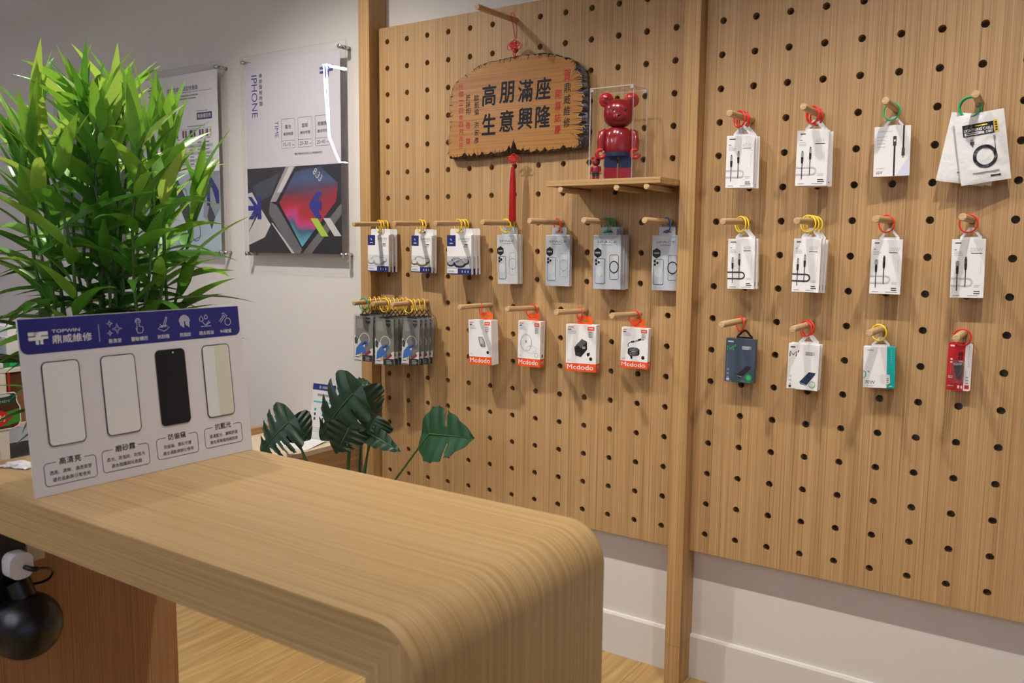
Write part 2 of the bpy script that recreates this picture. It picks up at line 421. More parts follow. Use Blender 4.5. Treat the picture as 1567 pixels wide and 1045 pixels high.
# ------------------------------------------------------------------ pegs
GP = 'round pegs plugged into the pegboard'
def peg(hx, hz, tip, L, label):
    T = at(*tip, -L); Bp = Vector((hx, 0.012, hz)); T.x = hx + max(-.006, min(.006, T.x - hx)); T.z = hz + max(-.007, min(.007, T.z - hz))
    b = MB(); d = (T - Bp)
    b.tube([Bp, Bp + d * .985, Bp + d * 0.996, T], [.0095, .0095, .0091, .0082], W_PEG, 18)
    o = b.build('wooden_peg', None, loc=tuple(Bp)); tag(o, label, 'peg', GP); return T
PEGS = {
 'A1': (0, -.7, (541, 343), .195, 'peg nearest the white wall holding silver lens protector cards'),
 'A2': (.2, -.7, (603, 342), .195, 'peg holding the gold lens protector cards'),
 'A3': (.4, -.7, (666, 342), .2, 'peg holding the black lens protector cards'),
 'A4': (.6, -.7, (738, 340), .195, 'peg with yellow rings, under the red tassel'),
 'A5': (.8, -.7, (810, 338), .205, 'peg with a single red ring over a silver phone case box'),
 'A6': (1.0, -.7, (893, 337), .205, 'peg with green rings under the shelf'),
 'A7': (1.2, -.7, (986, 337), .196, 'peg with a blue ring, beside the middle post'),
 'B1': (0, -1., (541, 464), .2, 'first of three crowded pegs of phone case blisters, next to the white wall'),
 'B2': (.1, -1., (571, 465), .2, 'middle of three crowded pegs of phone case blisters'),
 'B3': (.2, -1., (600, 466), .2, 'third of three crowded pegs of phone case blisters, nearest the orange banded boxes'),
 'M1': (.5, -1., (703, 470), .19, 'peg holding the deep orange banded charger box'),
 'M2': (.7, -1., (776, 473), .19, 'peg holding the orange banded magnetic charger box'),
 'M3': (.9, -1., (851, 478), .2, 'peg holding the orange banded box with a black charger picture'),
 'M4': (1.1, -1., (936, 483), .198, 'peg holding the orange banded box with a coiled cable picture'),
 'S1': (.9, -.6, (857, 290), .188, 'peg under the free end of the small shelf'),
 'S2': (1.1, -.6, (943, 287), .188, 'middle peg of the three under the small shelf'),
 'S3': (1.2, -.6, (989, 285), .188, 'peg under the small shelf next to the post'),
 'P': (.6, 0, (730, 10), .23, 'long peg the carved plaque hangs from'),
 'R11': (OX + .1, -.4, (1116, 173), .196, 'peg with red rings in the top row, next to the middle post'),
 'R12': (OX + .3, -.4, (1229, 163), .188, 'second peg with red rings in the top row of the cable panel'),
 'R13': (OX + .5, -.4, (1355, 154), .16, 'peg with a green ring over the box of two black cables'),
 'R14': (OX + .7, -.4, (1493, 144), .154, 'peg with thick green rings over the padded envelopes'),
 'R21': (OX + .1, -.7, (1105, 339), .2, 'peg with yellow rings in the middle row, next to the post'),
 'R22': (OX + .3, -.7, (1219, 338), .198, 'second peg with yellow rings in the middle row of the cable panel'),
 'R23': (OX + .5, -.7, (1340, 335), .196, 'peg with a red ring below the box of two black cables'),
 'R24': (OX + .7, -.7, (1473, 332), .206, 'peg with a red ring below the padded envelopes'),
 'R31': (OX + .1, -1., (1104, 497), .196, 'peg holding the slate blue power bank box'),
 'R32': (OX + .3, -1., (1213, 504), .186, 'peg holding the white power bank boxes'),
 'R33': (OX + .5, -1., (1330, 510), .196, 'peg holding the white and teal charger box'),
 'R34': (OX + .7, -1., (1463, 518), .166, 'peg holding the red car charger blister'),
}
for k, v in PEGS.items(): peg(*v)

# ------------------------------------------------------------------ shelf, display case, toy
b = MB(); b.box(.850, 1.2455, -.19, -.0005, -.5903, -.572, W_SHELF)
tag(b.build('wall_shelf', bevel=.0008), 'small oak shelf board resting on three pegs against the post', 'shelf')
ZS = -.5717
cx0, cx1, cy0, cy1, cz1 = 0.998, 1.147, -.182, -.078, -.298
t = thing('display_case', 'clear acrylic display case standing on the small shelf', 'display case', ((cx0 + cx1) / 2, (cy0 + cy1) / 2, ZS))
T = .003
def slab(b, x0, x1, y0, y1, z0, z1, thin, face, edge):
    vs = [(x0, y0, z0), (x1, y0, z0), (x1, y1, z0), (x0, y1, z0), (x0, y0, z1), (x1, y0, z1), (x1, y1, z1), (x0, y1, z1)]
    F = {'z': [(0, 3, 2, 1), (4, 5, 6, 7)], 'y': [(0, 1, 5, 4), (2, 3, 7, 6)], 'x': [(1, 2, 6, 5), (3, 0, 4, 7)]}
    for k, fs in F.items(): b.add(vs, fs, face if k == thin else edge)
b = MB()
slab(b, cx0, cx1, cy0, cy0 + T, ZS, cz1, 'y', M_CASE, M_CASEE); slab(b, cx0, cx1, cy1 - T, cy1, ZS, cz1, 'y', M_CASE, M_CASEE)
slab(b, cx0, cx0 + T, cy0 + T, cy1 - T, ZS, cz1, 'x', M_CASE, M_CASEE); slab(b, cx1 - T, cx1, cy0 + T, cy1 - T, ZS, cz1, 'x', M_CASE, M_CASEE)
b.build('case_wall', t)
b = MB(); slab(b, cx0, cx1, cy0, cy1, cz1 + .0002, cz1 + T, 'z', M_CASE, M_CASEE)
for x in (cx0 + .006, cx1 - .006):
    for y in (cy0 + .006, cy1 - .006): b.box(x - .005, x + .005, y - .005, y + .005, cz1 - .008, cz1, M_CASEE)
b.build('case_lid', t)
M_TRED = mat('glossy red toy plastic', (136, 18, 26), 0.22, coat=.5)
M_TRED2 = mat('bright red toy plastic', (184, 20, 28), 0.22, coat=.5)
M_TNAVY = mat('navy toy plastic', (30, 36, 66), 0.3)
def toy(loc, s, label, yaw):
    t = thing('toy_bear', label, 'toy figure', loc, (0, 0, yaw), 'plain toy bears in the display case')
    def bd(mb, n): return mb.build(n, t, world=False)
    b = MB(); b.sphere((0, 0, .202 * s), (.047 * s, .04 * s, .044 * s), M_TRED, 28, 18, .85)
    b.sphere((0, -.036 * s, .187 * s), (.02 * s, .013 * s, .014 * s), M_TRED, 16, 10)
    for e in (-1, 1): b.sphere((e * .018 * s, -.0375 * s, .208 * s), (.0035 * s, .002 * s, .0045 * s), M_BLACK, 10, 8)
    b.sphere((0, -.0485 * s, .191 * s), (.005 * s, .003 * s, .0035 * s), M_BLACK, 10, 8); bd(b, 'head')
    for e in (-1, 1):
        b = MB(); b.sphere((e * .039 * s, .003 * s, .243 * s), (.023 * s, .011 * s, .023 * s), M_TRED2, 20, 12)
        b.sphere((e * .039 * s, -.006 * s, .243 * s), (.014 * s, .004 * s, .014 * s), M_TRED, 16, 10); bd(b, 'ear')
    b = MB(); b.lathe((0, 0, 0), [(.001, .07 * s), (.034 * s, .071 * s), (.042 * s, .08 * s), (.045 * s, .1 * s), (.043 * s, .13 * s), (.037 * s, .152 * s), (.028 * s, .158 * s), (.001, .16 * s)], M_TRED)
    b.v = [(x, y * .75, z) for x, y, z in b.v]; b.lathe((0, 0, 0), [(.046 * s, .07 * s), (.0462 * s, .083 * s)], M_TNAVY); b.v[-56:] = [(x, y * .76, z) for x, y, z in b.v[-56:]]; bd(b, 'torso')
    for e in (-1, 1):
        b = MB(); b.tube([(e * .037 * s, 0, .15 * s), (e * .048 * s, -.002 * s, .142 * s), (e * .053 * s, -.006 * s, .115 * s), (e * .053 * s, -.012 * s, .09 * s)], [.009 * s, .014 * s, .013 * s, .011 * s], M_TRED, 14); bd(b, 'arm')
        b = MB(); b.tube([(e * .053 * s + .012 * s * math.cos(g), -.018 * s, .078 * s + .012 * s * math.sin(g)) for g in [R(60 + 300 * k / 14) for k in range(15)]], .0065 * s, M_TRED2, 10); bd(b, 'hand')
        b = MB(); q = b.rr_pts; 
        pts = q(e * .022 * s - .02 * s, .034 * s, e * .022 * s + .02 * s, .076 * s, .006 * s); b.prism(pts, -.022 * s, .022 * s, M_TNAVY, smooth=False)
        pts = q(e * .022 * s - .02 * s, 0, e * .022 * s + .02 * s, .034 * s, .005 * s); b.prism(pts, -.027 * s, .022 * s, M_TRED); b.build('leg', t, world=False, bevel=.003 * s)
toy((1.072, -.128, ZS + .0002), 1.0, 'large plain red toy bear with navy trousers inside the display case', R(28))
toy((1.012, -.158, ZS + .0002), .27, 'tiny red toy bear beside the large one in the display case', R(28))

# ------------------------------------------------------------------ plaque
OUT = [(0.343, -0.203), (0.375, -0.18), (0.42, -0.162), (0.464, -0.142), (0.517, -0.134), (0.56, -0.132), (0.602, -0.129), (0.66, -0.127), (0.721, -0.129), (0.768, -0.136), (0.804, -0.148), (0.835, -0.158), (0.862, -0.173), (0.881, -0.189), (0.895, -0.204), (0.901, -0.223), (0.906, -0.281), (0.905, -0.339), (0.91, -0.391), (0.907, -0.423), (0.903, -0.449), (0.895, -0.459), (0.841, -0.459), (0.77, -0.462), (0.689, -0.463), (0.623, -0.461), (0.546, -0.461), (0.458, -0.466), (0.348, -0.466), (0.33, -0.461), (0.322, -0.447), (0.325, -0.421), (0.32, -0.396), (0.331, -0.36), (0.334, -0.324), (0.327, -0.295), (0.329, -0.281), (0.335, -0.253), (0.338, -0.232)]
M_BURN = mat('scorched lacquered bark', (34, 18, 10), 0.14, var=.5, scale=60, bump=.6, coat=.6)
M_BARK = mat('pale carved notch', (206, 160, 96), 0.25)
M_BRUSH = mat('black brush ink', (12, 12, 16), 0.55, spec=.3)
M_REDINK = mat('red brush ink', (164, 26, 30), 0.55, spec=.3)
def plaque():
    t = thing('carved_plaque', 'varnished wooden plaque with black calligraphy and scorched bark edge, hanging on the pegboard', 'plaque', (.615, -.03, -.466))
    rnd = random.Random(3)
    # resample the outline
    P = []
    n = len(OUT)
    for i in range(n):
        a, c = OUT[i], OUT[(i + 1) % n]; L = math.hypot(c[0] - a[0], c[1] - a[1]); k = max(1, int(L / .008))
        for j in range(k): P.append((a[0] + (c[0] - a[0]) * j / k, a[1] + (c[1] - a[1]) * j / k))
    n = len(P); c0 = (.615, -.3)
    def inset(p, nn, d): return (p[0] - nn[0] * d, p[1] - nn[1] * d)
    nor = []
    for i in range(n):
        a, c = P[i - 2], P[(i + 2) % n]; dx, dz = c[0] - a[0], c[1] - a[1]; l = math.hypot(dx, dz) or 1
        nn = (-dz / l, dx / l)
        if nn[0] * (P[i][0] - c0[0]) + nn[1] * (P[i][1] - c0[1]) < 0: nn = (-nn[0], -nn[1])
        nor.append(nn)
    jag = []
    for i in range(n):
        x, z = P[i]
        base = .010
        if x > .87: base = .024
        elif z > -.2: base = .0055
        elif x < .35: base = .006
        elif .56 < x < .66 and z < -.44: base = .012 + .016 * max(0, 1 - abs(x - .613) / .045)
        jag.append(base * (rnd.uniform(1.3, 2.0) if rnd.random() < .22 else rnd.uniform(.55, 1.0)))
    b = MB()
    outer = [inset(P[i], nor[i], -.001 + rnd.uniform(-.0015, .0015)) for i in range(n)]
    inner = [inset(P[i], nor[i], jag[i]) for i in range(n)]
    y0, yf, ym = -.012, -.034, -.026
    b.add([(x, yf, z) for x, z in inner], [tuple(range(n))], W_PLAQUE)
    b.build('board', t)
    b = MB()
    vs = [(x, yf, z) for x, z in inner] + [(x, ym, z) for x, z in outer] + [(x, y0, z) for x, z in outer]
    fs = []
    for k in range(2):
        for i in range(n): fs.append((k * n + i, k * n + (i + 1) % n, (k + 1) * n + (i + 1) % n, (k + 1) * n + i))
    b.add(vs, fs, M_BURN)
    b.add([(x, y0, z) for x, z in outer], [tuple(range(n))], M_BURN)
    for i in range(0, n):       # scorched streaks running in from the rim
        x, z = P[i]
        k = .9 if x > .86 else .45 if z < -.44 or x < .35 else .25
        if rnd.random() < k:
            L_ = (rnd.uniform(.014, .042) if x > .86 else rnd.uniform(.008, .018)) + jag[i]
            tx, tz = -nor[i][1], nor[i][0]; sl = rnd.uniform(.2, .9) * (1 if x > .5 else -1)
            q = inset(P[i], nor[i], L_); w = rnd.uniform(.0012, .0028)
            e0 = inset(P[i], nor[i], jag[i] * .4)
            b.add([(e0[0] - tx * w, yf - .0006, e0[1] - tz * w), (e0[0] + tx * w, yf - .0006, e0[1] + tz * w), (q[0] + tx * sl * .008, yf - .0006, q[1] + tz * sl * .008)], [(0, 1, 2)], M_BURN)
    for i in range(0, n, 4):       # pale knife cuts along the burnt rim
        if rnd.random() < .75:
            p, q = inner[i], outer[(i + 2) % n]
            mx, mz = p[0] * .35 + q[0] * .65, p[1] * .35 + q[1] * .65
            w = .0022
            b.add([(p[0], yf - .0012, p[1]), (p[0] + w, yf - .0012, p[1] + w), (mx, (yf + ym) / 2 - .0022, mz)], [(0, 1, 2)], M_BARK)
    b.build('bark_rim', t)
    b = MB(lambda u, v, l: (u, yf - l, v)); b.layer = .0004
    def ch(c, x, z, w, h, m, bold=.012): b.text(c, x - w / 2, z - h / 2, x + w / 2, z + h / 2, m, 1, bold, 3, shear=.06)
    for s_, zz in (('高朋滿座', (-.251, -.248, -.25, -.248)), ('生意興隆', (-.352, -.346, -.343, -.342))):
        for c, x, z in zip(s_, (.511, .587, .665, .737), zz): ch(c, x, z, .058, .072, M_BRUSH, .022)
    for c, x, z in zip('賀', (.83,), (-.213,)): ch(c, x, z, .026, .038, M_REDINK)
    for i, c in enumerate('鼎威維修'): ch(c, .831, -.255 - .0377 * i, .025, .031, M_BRUSH)
    for i, c in enumerate('開幕誌慶'): ch(c, .796, -.273 - .0387 * i, .024, .029, M_REDINK)
    for c, z in zip('歐凱倫洪宏彥', (-.256, -.281, -.305, -.351, -.378, -.405)): ch(c, .457, z, .021, .022, M_BRUSH, .006)
    for c, z in zip('許詠翔', (-.251, -.276, -.300)): ch(c, .419, z, .020, .022, M_BRUSH, .006)
    for c, z in zip('敬賀', (-.350, -.407)): ch(c, .419, z, .020, .024, M_REDINK, .006)
    zz = -.203
    for c in '民國一一四年四月吉旦':
        h = .012 if c == '一' else .022
        b.text(c, .377, zz - (.011 if c != '一' else .006) - h / 2 + .003, .396, zz - .008 + h / 2 - .003 if c != '一' else zz - .0045, M_REDINK, 1, .006, 3)
        zz -= .0250 if c != '一' else .0165
    b.build('calligraphy', t)
    M_CORD = mat('red silk cord', (206, 18, 30), 0.45)
    b = MB()
    X, Z, Y = .622, -.093, -.045
    T = at(730, 10, -.23)
    b.tube([(X - .004, -.03, -.07), (X - .009, -.033, -.04), (X - .011, -.045, 0.0), (X - .008, -.05, .0125), (X + .001, -.05, .0125), (X + .004, -.045, 0.0), (X + .003, -.033, -.04), (X, -.03, -.07)], .0013, M_CORD, 6)
    b.build('hanging_cord', t)
    def knot(x, z, s, nm):
        b = MB()
        for g in (90, 150, 30, 210, 330, 270):
            cx_, cz_ = x + .013 * s * math.cos(R(g)), z + .011 * s * math.sin(R(g))
            if g in (210, 330): continue
            b.tube([(cx_ + .0085 * s * math.cos(R(a)), -.040 - .002 * math.sin(R(a * 2)), cz_ + .0085 * s * math.sin(R(a))) for a in range(0, 360, 24)], .0017 * s, M_CORD, 6, True)
        for sx in (-1, 1):
            b.tube([(x + sx * .018 * s + .011 * s * math.cos(R(a)), -.040, z - .002 + .011 * s * math.sin(R(a))) for a in range(0, 360, 24)], .0014 * s, M_CORD, 6, True)
        for k in range(4):
            d = -.0075 * s + .005 * s * k
            b.tube([(x - .013 * s, -.042 - .002 * (k % 2), z + d), (x + .013 * s, -.042 + .002 * (k % 2), z + d)], .0022 * s, M_CORD, 6)
            b.tube([(x + d, -.042 + .002 * (k % 2), z - .012 * s), (x + d, -.042 - .002 * (k % 2), z + .012 * s)], .0022 * s, M_CORD, 6)
        return b.build(nm, t)
    knot(.620, -.095, 1.0, 'knot')
    b = MB(); b.tube([(.62, -.04, -.108), (.615, -.04, -.122), (.62, -.036, -.135)], .0016, M_CORD, 6); b.tube([(.62, -.04, -.108), (.626, -.04, -.122), (.62, -.036, -.135)], .0016, M_CORD, 6); b.build('cord_tie', t)
    knot(.621, -.479, .95, 'knot')
    b = MB(); M_TAS = mat('red silk tassel', (178, 8, 16), 0.5)
    for k in range(60):
        a = 2 * PI * k / 60; r0 = .006; r1 = .013 * (0.75 + .25 * rnd.random())
        b.tube([(.62 + r0 * math.cos(a), -.04 + r0 * math.sin(a), -.508), (.62 + r1 * .85 * math.cos(a), -.04 + r1 * .85 * math.sin(a), -.56), (.62 + r1 * math.cos(a), -.04 + r1 * math.sin(a), -.69 - .006 * rnd.random())], .0011, M_TAS, 4)
    b.lathe((.62, -.04, -.69), [(.006, 0), (.0118, .004), (.011, .12), (.006, .18), (.003, .186)], M_TAS, 14)
    b.build('tassel', t)
plaque()

# ------------------------------------------------------------------ wall posters
def poster(x0, label, kind):
    """acrylic sheets on steel stand-offs, x0 = where the first poster's sheet begins"""
    t = thing('wall_poster', label, 'poster', (x0 + .323, .05, -.853), group='acrylic framed posters on the white wall')
    X = lambda x: x + (x0 + .87)
    b = MB(); slab(b, X(-.87), X(-.224), -.001, .0025, -.853, .037, 'y', M_ACR, M_ACRE); b.build('front_sheet', t)
    b = MB(); slab(b, X(-.87), X(-.224), .0075, .0105, -.853, .037, 'y', M_ACR, M_ACRE); b.build('back_sheet', t)
    b = MB(lambda u, v, l: (X(u), .0062 - l, v)); b.layer = .0003
    M_LAV = mat('pale lavender print', (202, 194, 199), 0.5)
    if kind == 0:
        b.box(X(-.848), X(-.262), .0062, .0068, -.824, .006, M_LAV)
        # head
        b.text('IPHONE', -.807, -.230, -.770, -.048, M_BLUE, 1, 0, 4, rot=-90)
        for i, c in enumerate('維修服務時間'): b.text(c, -.756, -.062 - .0242 * i, -.736, -.044 - .0242 * i, M_INK, 1, .01)
        b.text('TIME', -.659, -.325, -.637, -.254, M_BLUE, 1, 0, 3, rot=-90)
        # company mark: two bars and a forked stem
        for (u0, v0, u1, v1) in ((-.379, -.066, -.357, -.055), (-.379, -.083, -.357, -.072)): b.rect(u0, v0, u1, v1, M_BLUE)
        b.pp([(-.354, -.05), (-.302, -.05), (-.302, -.061), (-.33, -.061), (-.341, -.073), (-.341, -.1), (-.351, -.1), (-.351, -.068), (-.354, -.066)], M_BLUE)
        b.pp([(-.302, -.066), (-.302, -.077), (-.321, -.077), (-.326, -.083), (-.326, -.1), (-.337, -.1), (-.337, -.077), (-.327, -.066)], M_BLUE)
        for u0, a, c in ((-.619, '電池', '10-15'), (-.515, '面板', '20-30'), (-.411, '相機類', '20-40')):
            u1 = u0 + .086; b.rstroke(u0, -.374, u1, -.249, .006, .0014, M_INK)
            b.rect(u0, -.3425, u1, -.3411, M_INK)
            m = u0 + .043; b.textc(a, m, -.283, .018, M_INK, 1, .008); b.textc('維修時間', m, -.313, .0142, M_INK, 1, .006)
            b.textc(c, m - .009, -.357, .0155, M_INK, 1, 0); b.textc('MIN', u1 - .012, -.3605, .005, M_INK, 1)
        b.textc('零組件需依狀況而定,以上時間僅供參考', -.455, -.4005, .0105, M_INK, 1, .004, squeeze=.9)
        # photograph: dark desk with phones
        D1 = mat('poster dark brown', (48, 44, 46), 0.5); D2 = mat('poster charcoal', (34, 33, 36), 0.5); D3 = mat('poster slate', (66, 70, 82), 0.5)
        D4 = mat('poster steel', (150, 146, 146), 0.5); D5 = mat('poster pale grey', (196, 190, 186), 0.5); D6 = mat('poster mid grey', (104, 100, 102), 0.5)
        b.rect(-.848, -.824, -.262, -.451, D1, 1)
        b.pp([(-.818, -.529), (-.635, -.476), (-.69, -.57), (-.78, -.60)], D3, 2)
        b.pp([(-.848, -.56), (-.82, -.555), (-.77, -.62), (-.848, -.73)], D5, 2)
        b.pp([(-.848, -.735), (-.76, -.63), (-.70, -.70), (-.74, -.755), (-.848, -.79)], D5, 3)
        b.pp([(-.848, -.79), (-.74, -.755), (-.70, -.70), (-.62, -.824), (-.848, -.824)], D1, 3)
        b.pp([(-.595, -.452), (-.534, -.452), (-.655, -.615), (-.70, -.60)], D4, 3)
        b.pp([(-.574, -.452), (-.545, -.452), (-.62, -.56), (-.655, -.56)], D5, 4)
        b.pp([(-.70, -.60), (-.655, -.60), (-.495, -.80), (-.515, -.824), (-.56, -.824), (-.71, -.65)], D6, 3)
        b.pp([(-.694, -.692), (-.686, -.692), (-.548, -.824), (-.566, -.824)], D5, 5)
        b.pp([(-.262, -.61), (-.262, -.66), (-.44, -.824), (-.50, -.824)], D6, 3)
        b.pp([(-.262, -.66), (-.262, -.824), (-.42, -.824), (-.44, -.82)], D2, 3)
        b.pp([(-.54, -.457), (-.38, -.451), (-.262, -.53), (-.262, -.612), (-.495, -.815), (-.665, -.605)], D2, 4)
        scr = bpy.data.materials.new('poster wallpaper colours'); scr.use_nodes = True
        nt = scr.node_tree; N = nt.nodes; L = nt.links; bs = N['Principled BSDF']; bs.inputs['Roughness'].default_value = .5
        tc = N.new('ShaderNodeTexCoord'); mp = N.new('ShaderNodeMapping'); L.new(tc.outputs['Object'], mp.inputs[0])
        nz = N.new('ShaderNodeTexNoise'); nz.inputs['Scale'].default_value = 6; nz.inputs['Detail'].default_value = 1.5; nz.inputs['Distortion'].default_value = .6; L.new(mp.outputs[0], nz.inputs['Vector'])
        sp = N.new('ShaderNodeSeparateXYZ'); L.new(tc.outputs['Object'], sp.inputs[0])
        ml = N.new('ShaderNodeMath'); ml.operation = 'MULTIPLY_ADD'; L.new(sp.outputs[2], ml.inputs[0]); ml.inputs[1].default_value = 2.75; ml.inputs[2].default_value = -.43
        a2 = N.new('ShaderNodeMath'); a2.operation = 'MULTIPLY_ADD'; L.new(nz.outputs['Fac'], a2.inputs[0]); a2.inputs[1].default_value = .55; L.new(ml.outputs[0], a2.inputs[2])
        cr = N.new('ShaderNodeValToRGB'); L.new(a2.outputs[0], cr.inputs[0]); e = cr.color_ramp.elements
        e[0].position = .06; e[0].color = rgb(96, 176, 186); e[1].position = 1.0; e[1].color = rgb(52, 60, 88)
        for p_, c_ in ((.2, (60, 92, 120)), (.28, (190, 60, 120)), (.38, (172, 36, 46)), (.55, (138, 36, 44)), (.68, (78, 60, 84)), (.82, (66, 84, 120))):
            k_ = e.new(p_); k_.color = rgb(*c_)
        L.new(cr.outputs[0], bs.inputs['Base Color'])
        b.pp([(-.535, -.475), (-.385, -.458), (-.28, -.53), (-.292, -.604), (-.5, -.795), (-.64, -.605)], scr, 5)
        b.pp([(-.38, -.452), (-.262, -.452), (-.262, -.53)], D2, 6)
        # slanted clock figures
        vs, fs, gx0, gx1, gy0, gy1 = glyphs('8:33', 0, 3)
        g = R(-42); P = []
        for x, y in vs:
            u = ((x - gx0) / (gx1 - gx0) - .5) * .058; v = ((y - gy0) / (gy1 - gy0) - .5) * .03
            P.append(b.map(-.398 + u * math.cos(g) - v * math.sin(g), -.492 + u * math.sin(g) + v * math.cos(g), 8 * b.layer))
        b.add(P, fs, D5)
        # blue arrows and slashes
        for pts in ([(-.846, -.575), (-.822, -.575), (-.785, -.612), (-.785, -.575), (-.758, -.575), (-.758, -.675), (-.785, -.675), (-.785, -.648), (-.815, -.675), (-.846, -.675), (-.808, -.636), (-.846, -.636), (-.846, -.615), (-.808, -.615)],
                    [(-.408, -.565), (-.374, -.565), (-.400, -.602), (-.376, -.602), (-.376, -.64), (-.40, -.64), (-.375, -.675), (-.412, -.675), (-.452, -.626), (-.452, -.612)]):
            b.pp(pts, M_BLUE, 7)
        b.pp([(-.447, -.674), (-.404, -.674), (-.339, -.75), (-.381, -.75)], mat('lime print', (166, 196, 60), .5), 7)
        b.pp([(-.368, -.674), (-.328, -.674), (-.263, -.749), (-.305, -.749)], D5, 7)
    else:
        b.box(X(-.848), X(-.262), .0062, .0068, -.824, .006, M_WHITE)
        if kind == 1:
            s = .78
            U = lambda u: u + s
            b.text('IPHONE', -.79, -.230, -.752, -.03, M_INK, 1, 0, 4, rot=-90)
            for i, c in enumerate('最高最快'): b.text(c, -.742, -.065 - .024 * i, -.722, -.046 - .024 * i, M_INK, 1, .008)
            b.text('市場首創、相容性最高', U(-1.421), -.071, U(-1.184), -.05, M_BLUE, 1, .008)
            b.rect(U(-1.422), -.079, U(-1.084), -.0772, M_INK)
            b.greek(U(-1.423), -.090, .30, .007, 2, M_GREY)
            b.rect(U(-1.197), -.210, U(-1.085), -.178, M_NAVY); b.text('服務價目表', U(-1.19), -.204, U(-1.092), -.184, M_WHITE, 2, .008)
            b.greek(U(-1.197), -.168, .09, .004, 1, M_GREY); b.greek(U(-1.27), -.235, .18, .005, 1, M_GREY)
            cols = [(40, 44, 120), (60, 60, 64), (190, 170, 70), (226, 170, 170), (56, 70, 150), (40, 44, 120)]
            for i, u in enumerate((-1.43, -1.366, -1.310, -1.255, -1.194, -1.138)):
                for k in range(4):
                    cc = random.choice(cols + [(236, 232, 236), (28, 28, 34)])
                    b.rect(U(u) + .011 * k, -.288, U(u) + .011 * (k + 1), -.254, mat('phone print %d %d %d' % cc, cc, .5), 1)
                b.rect(U(u) + .012, -.297, U(u) + .035, -.292, M_GREY)
            b.rect(U(-1.44), -.2495, U(-1.085), -.2485, M_INK)
            for k in range(7):
                z = -.312 - .0165 * k
                if k % 2: b.rect(U(-1.44), z - .009, U(-1.085), z + .006, M_LGREY, 1)
                for i in range(6): b.rect(U(-1.43 + .058 * i), z - .005, U(-1.40 + .058 * i), z + .002, M_GREY, 2)
            b.rect(U(-1.44), -.4225, U(-1.085), -.4215, M_INK)
            P1 = mat('poster pale blue', (178, 194, 204), .5); P2 = mat('poster smoke', (70, 72, 76), .5); P3 = mat('poster silver', (206, 212, 216), .5)
            b.rect(-.848, -.824, -.262, -.4505, P1, 1)
            b.pp([(-.66, -.45), (-.60, -.45), (-.46, -.66), (-.52, -.70)], P2, 2); b.pp([(-.76, -.45), (-.66, -.45), (-.52, -.70), (-.62, -.75)], P3, 2)
            b.pp([(-.37, -.45), (-.262, -.45), (-.262, -.62), (-.33, -.7), (-.39, -.66)], mat('poster grey blue', (146, 154, 162), .5), 2)
            b.pp([(-.34, -.60), (-.30, -.66), (-.33, -.72), (-.36, -.66)], P2, 3)
            b.arc(-.45, -.73, .035, .045, 0, 360, .005, P2, 3, 24); b.arc(-.53, -.56, .02, .035, 0, 360, .004, P2, 3, 20)
            b.pp([(-.365, -.475), (-.34, -.455), (-.27, -.54), (-.27, -.60), (-.29, -.60), (-.315, -.535)], M_BLUE, 4)
            b.pp([(-.36, -.51), (-.335, -.51), (-.335, -.61), (-.36, -.61)], M_BLUE, 4)
        else:
            b.rect(-.848, -.824, -.262, -.30, mat('poster dusk grey', (120, 124, 126), .5), 1)
            b.rect(-.848, -.30, -.262, .006, mat('poster grey green', (150, 152, 148), .5), 1)
            b.rect(-.82, -.06, -.6, -.03, M_WHITE, 2)
    b.build('print', t)
    for x, z in ((-.846, .010), (-.250, .012), (-.250, -.827), (-.849, -.829)):
        b = MB()
        c = (X(x), 0, z)
        prof = [(.0001, -.0125), (.008, -.0125), (.0098, -.0105), (.0098, -.0015), (.0001, -.0015)]
        b.lathe((0, 0, 0), prof, M_CHROME, 20); b.lathe((0, 0, 0), [(.0001, .011), (.0085, .011), (.0085, .049), (.0001, .049)], M_CHROME, 20); b.lathe((0, 0, 0), [(.003, -.002), (.003, .012)], M_CHROME, 10)
        b.v = [(c[0] + p[0], p[2], c[2] - p[1]) for p in b.v]
        b.build('standoff', t)
poster(-.87, 'acrylic framed repair time poster with a dark phone photograph, nearest the pegboard', 0)
poster(-1.651, 'acrylic framed white price list poster partly behind the leafy plant', 1)
poster(-2.432, 'acrylic framed grey poster mostly hidden behind the tall leafy plant', 2)

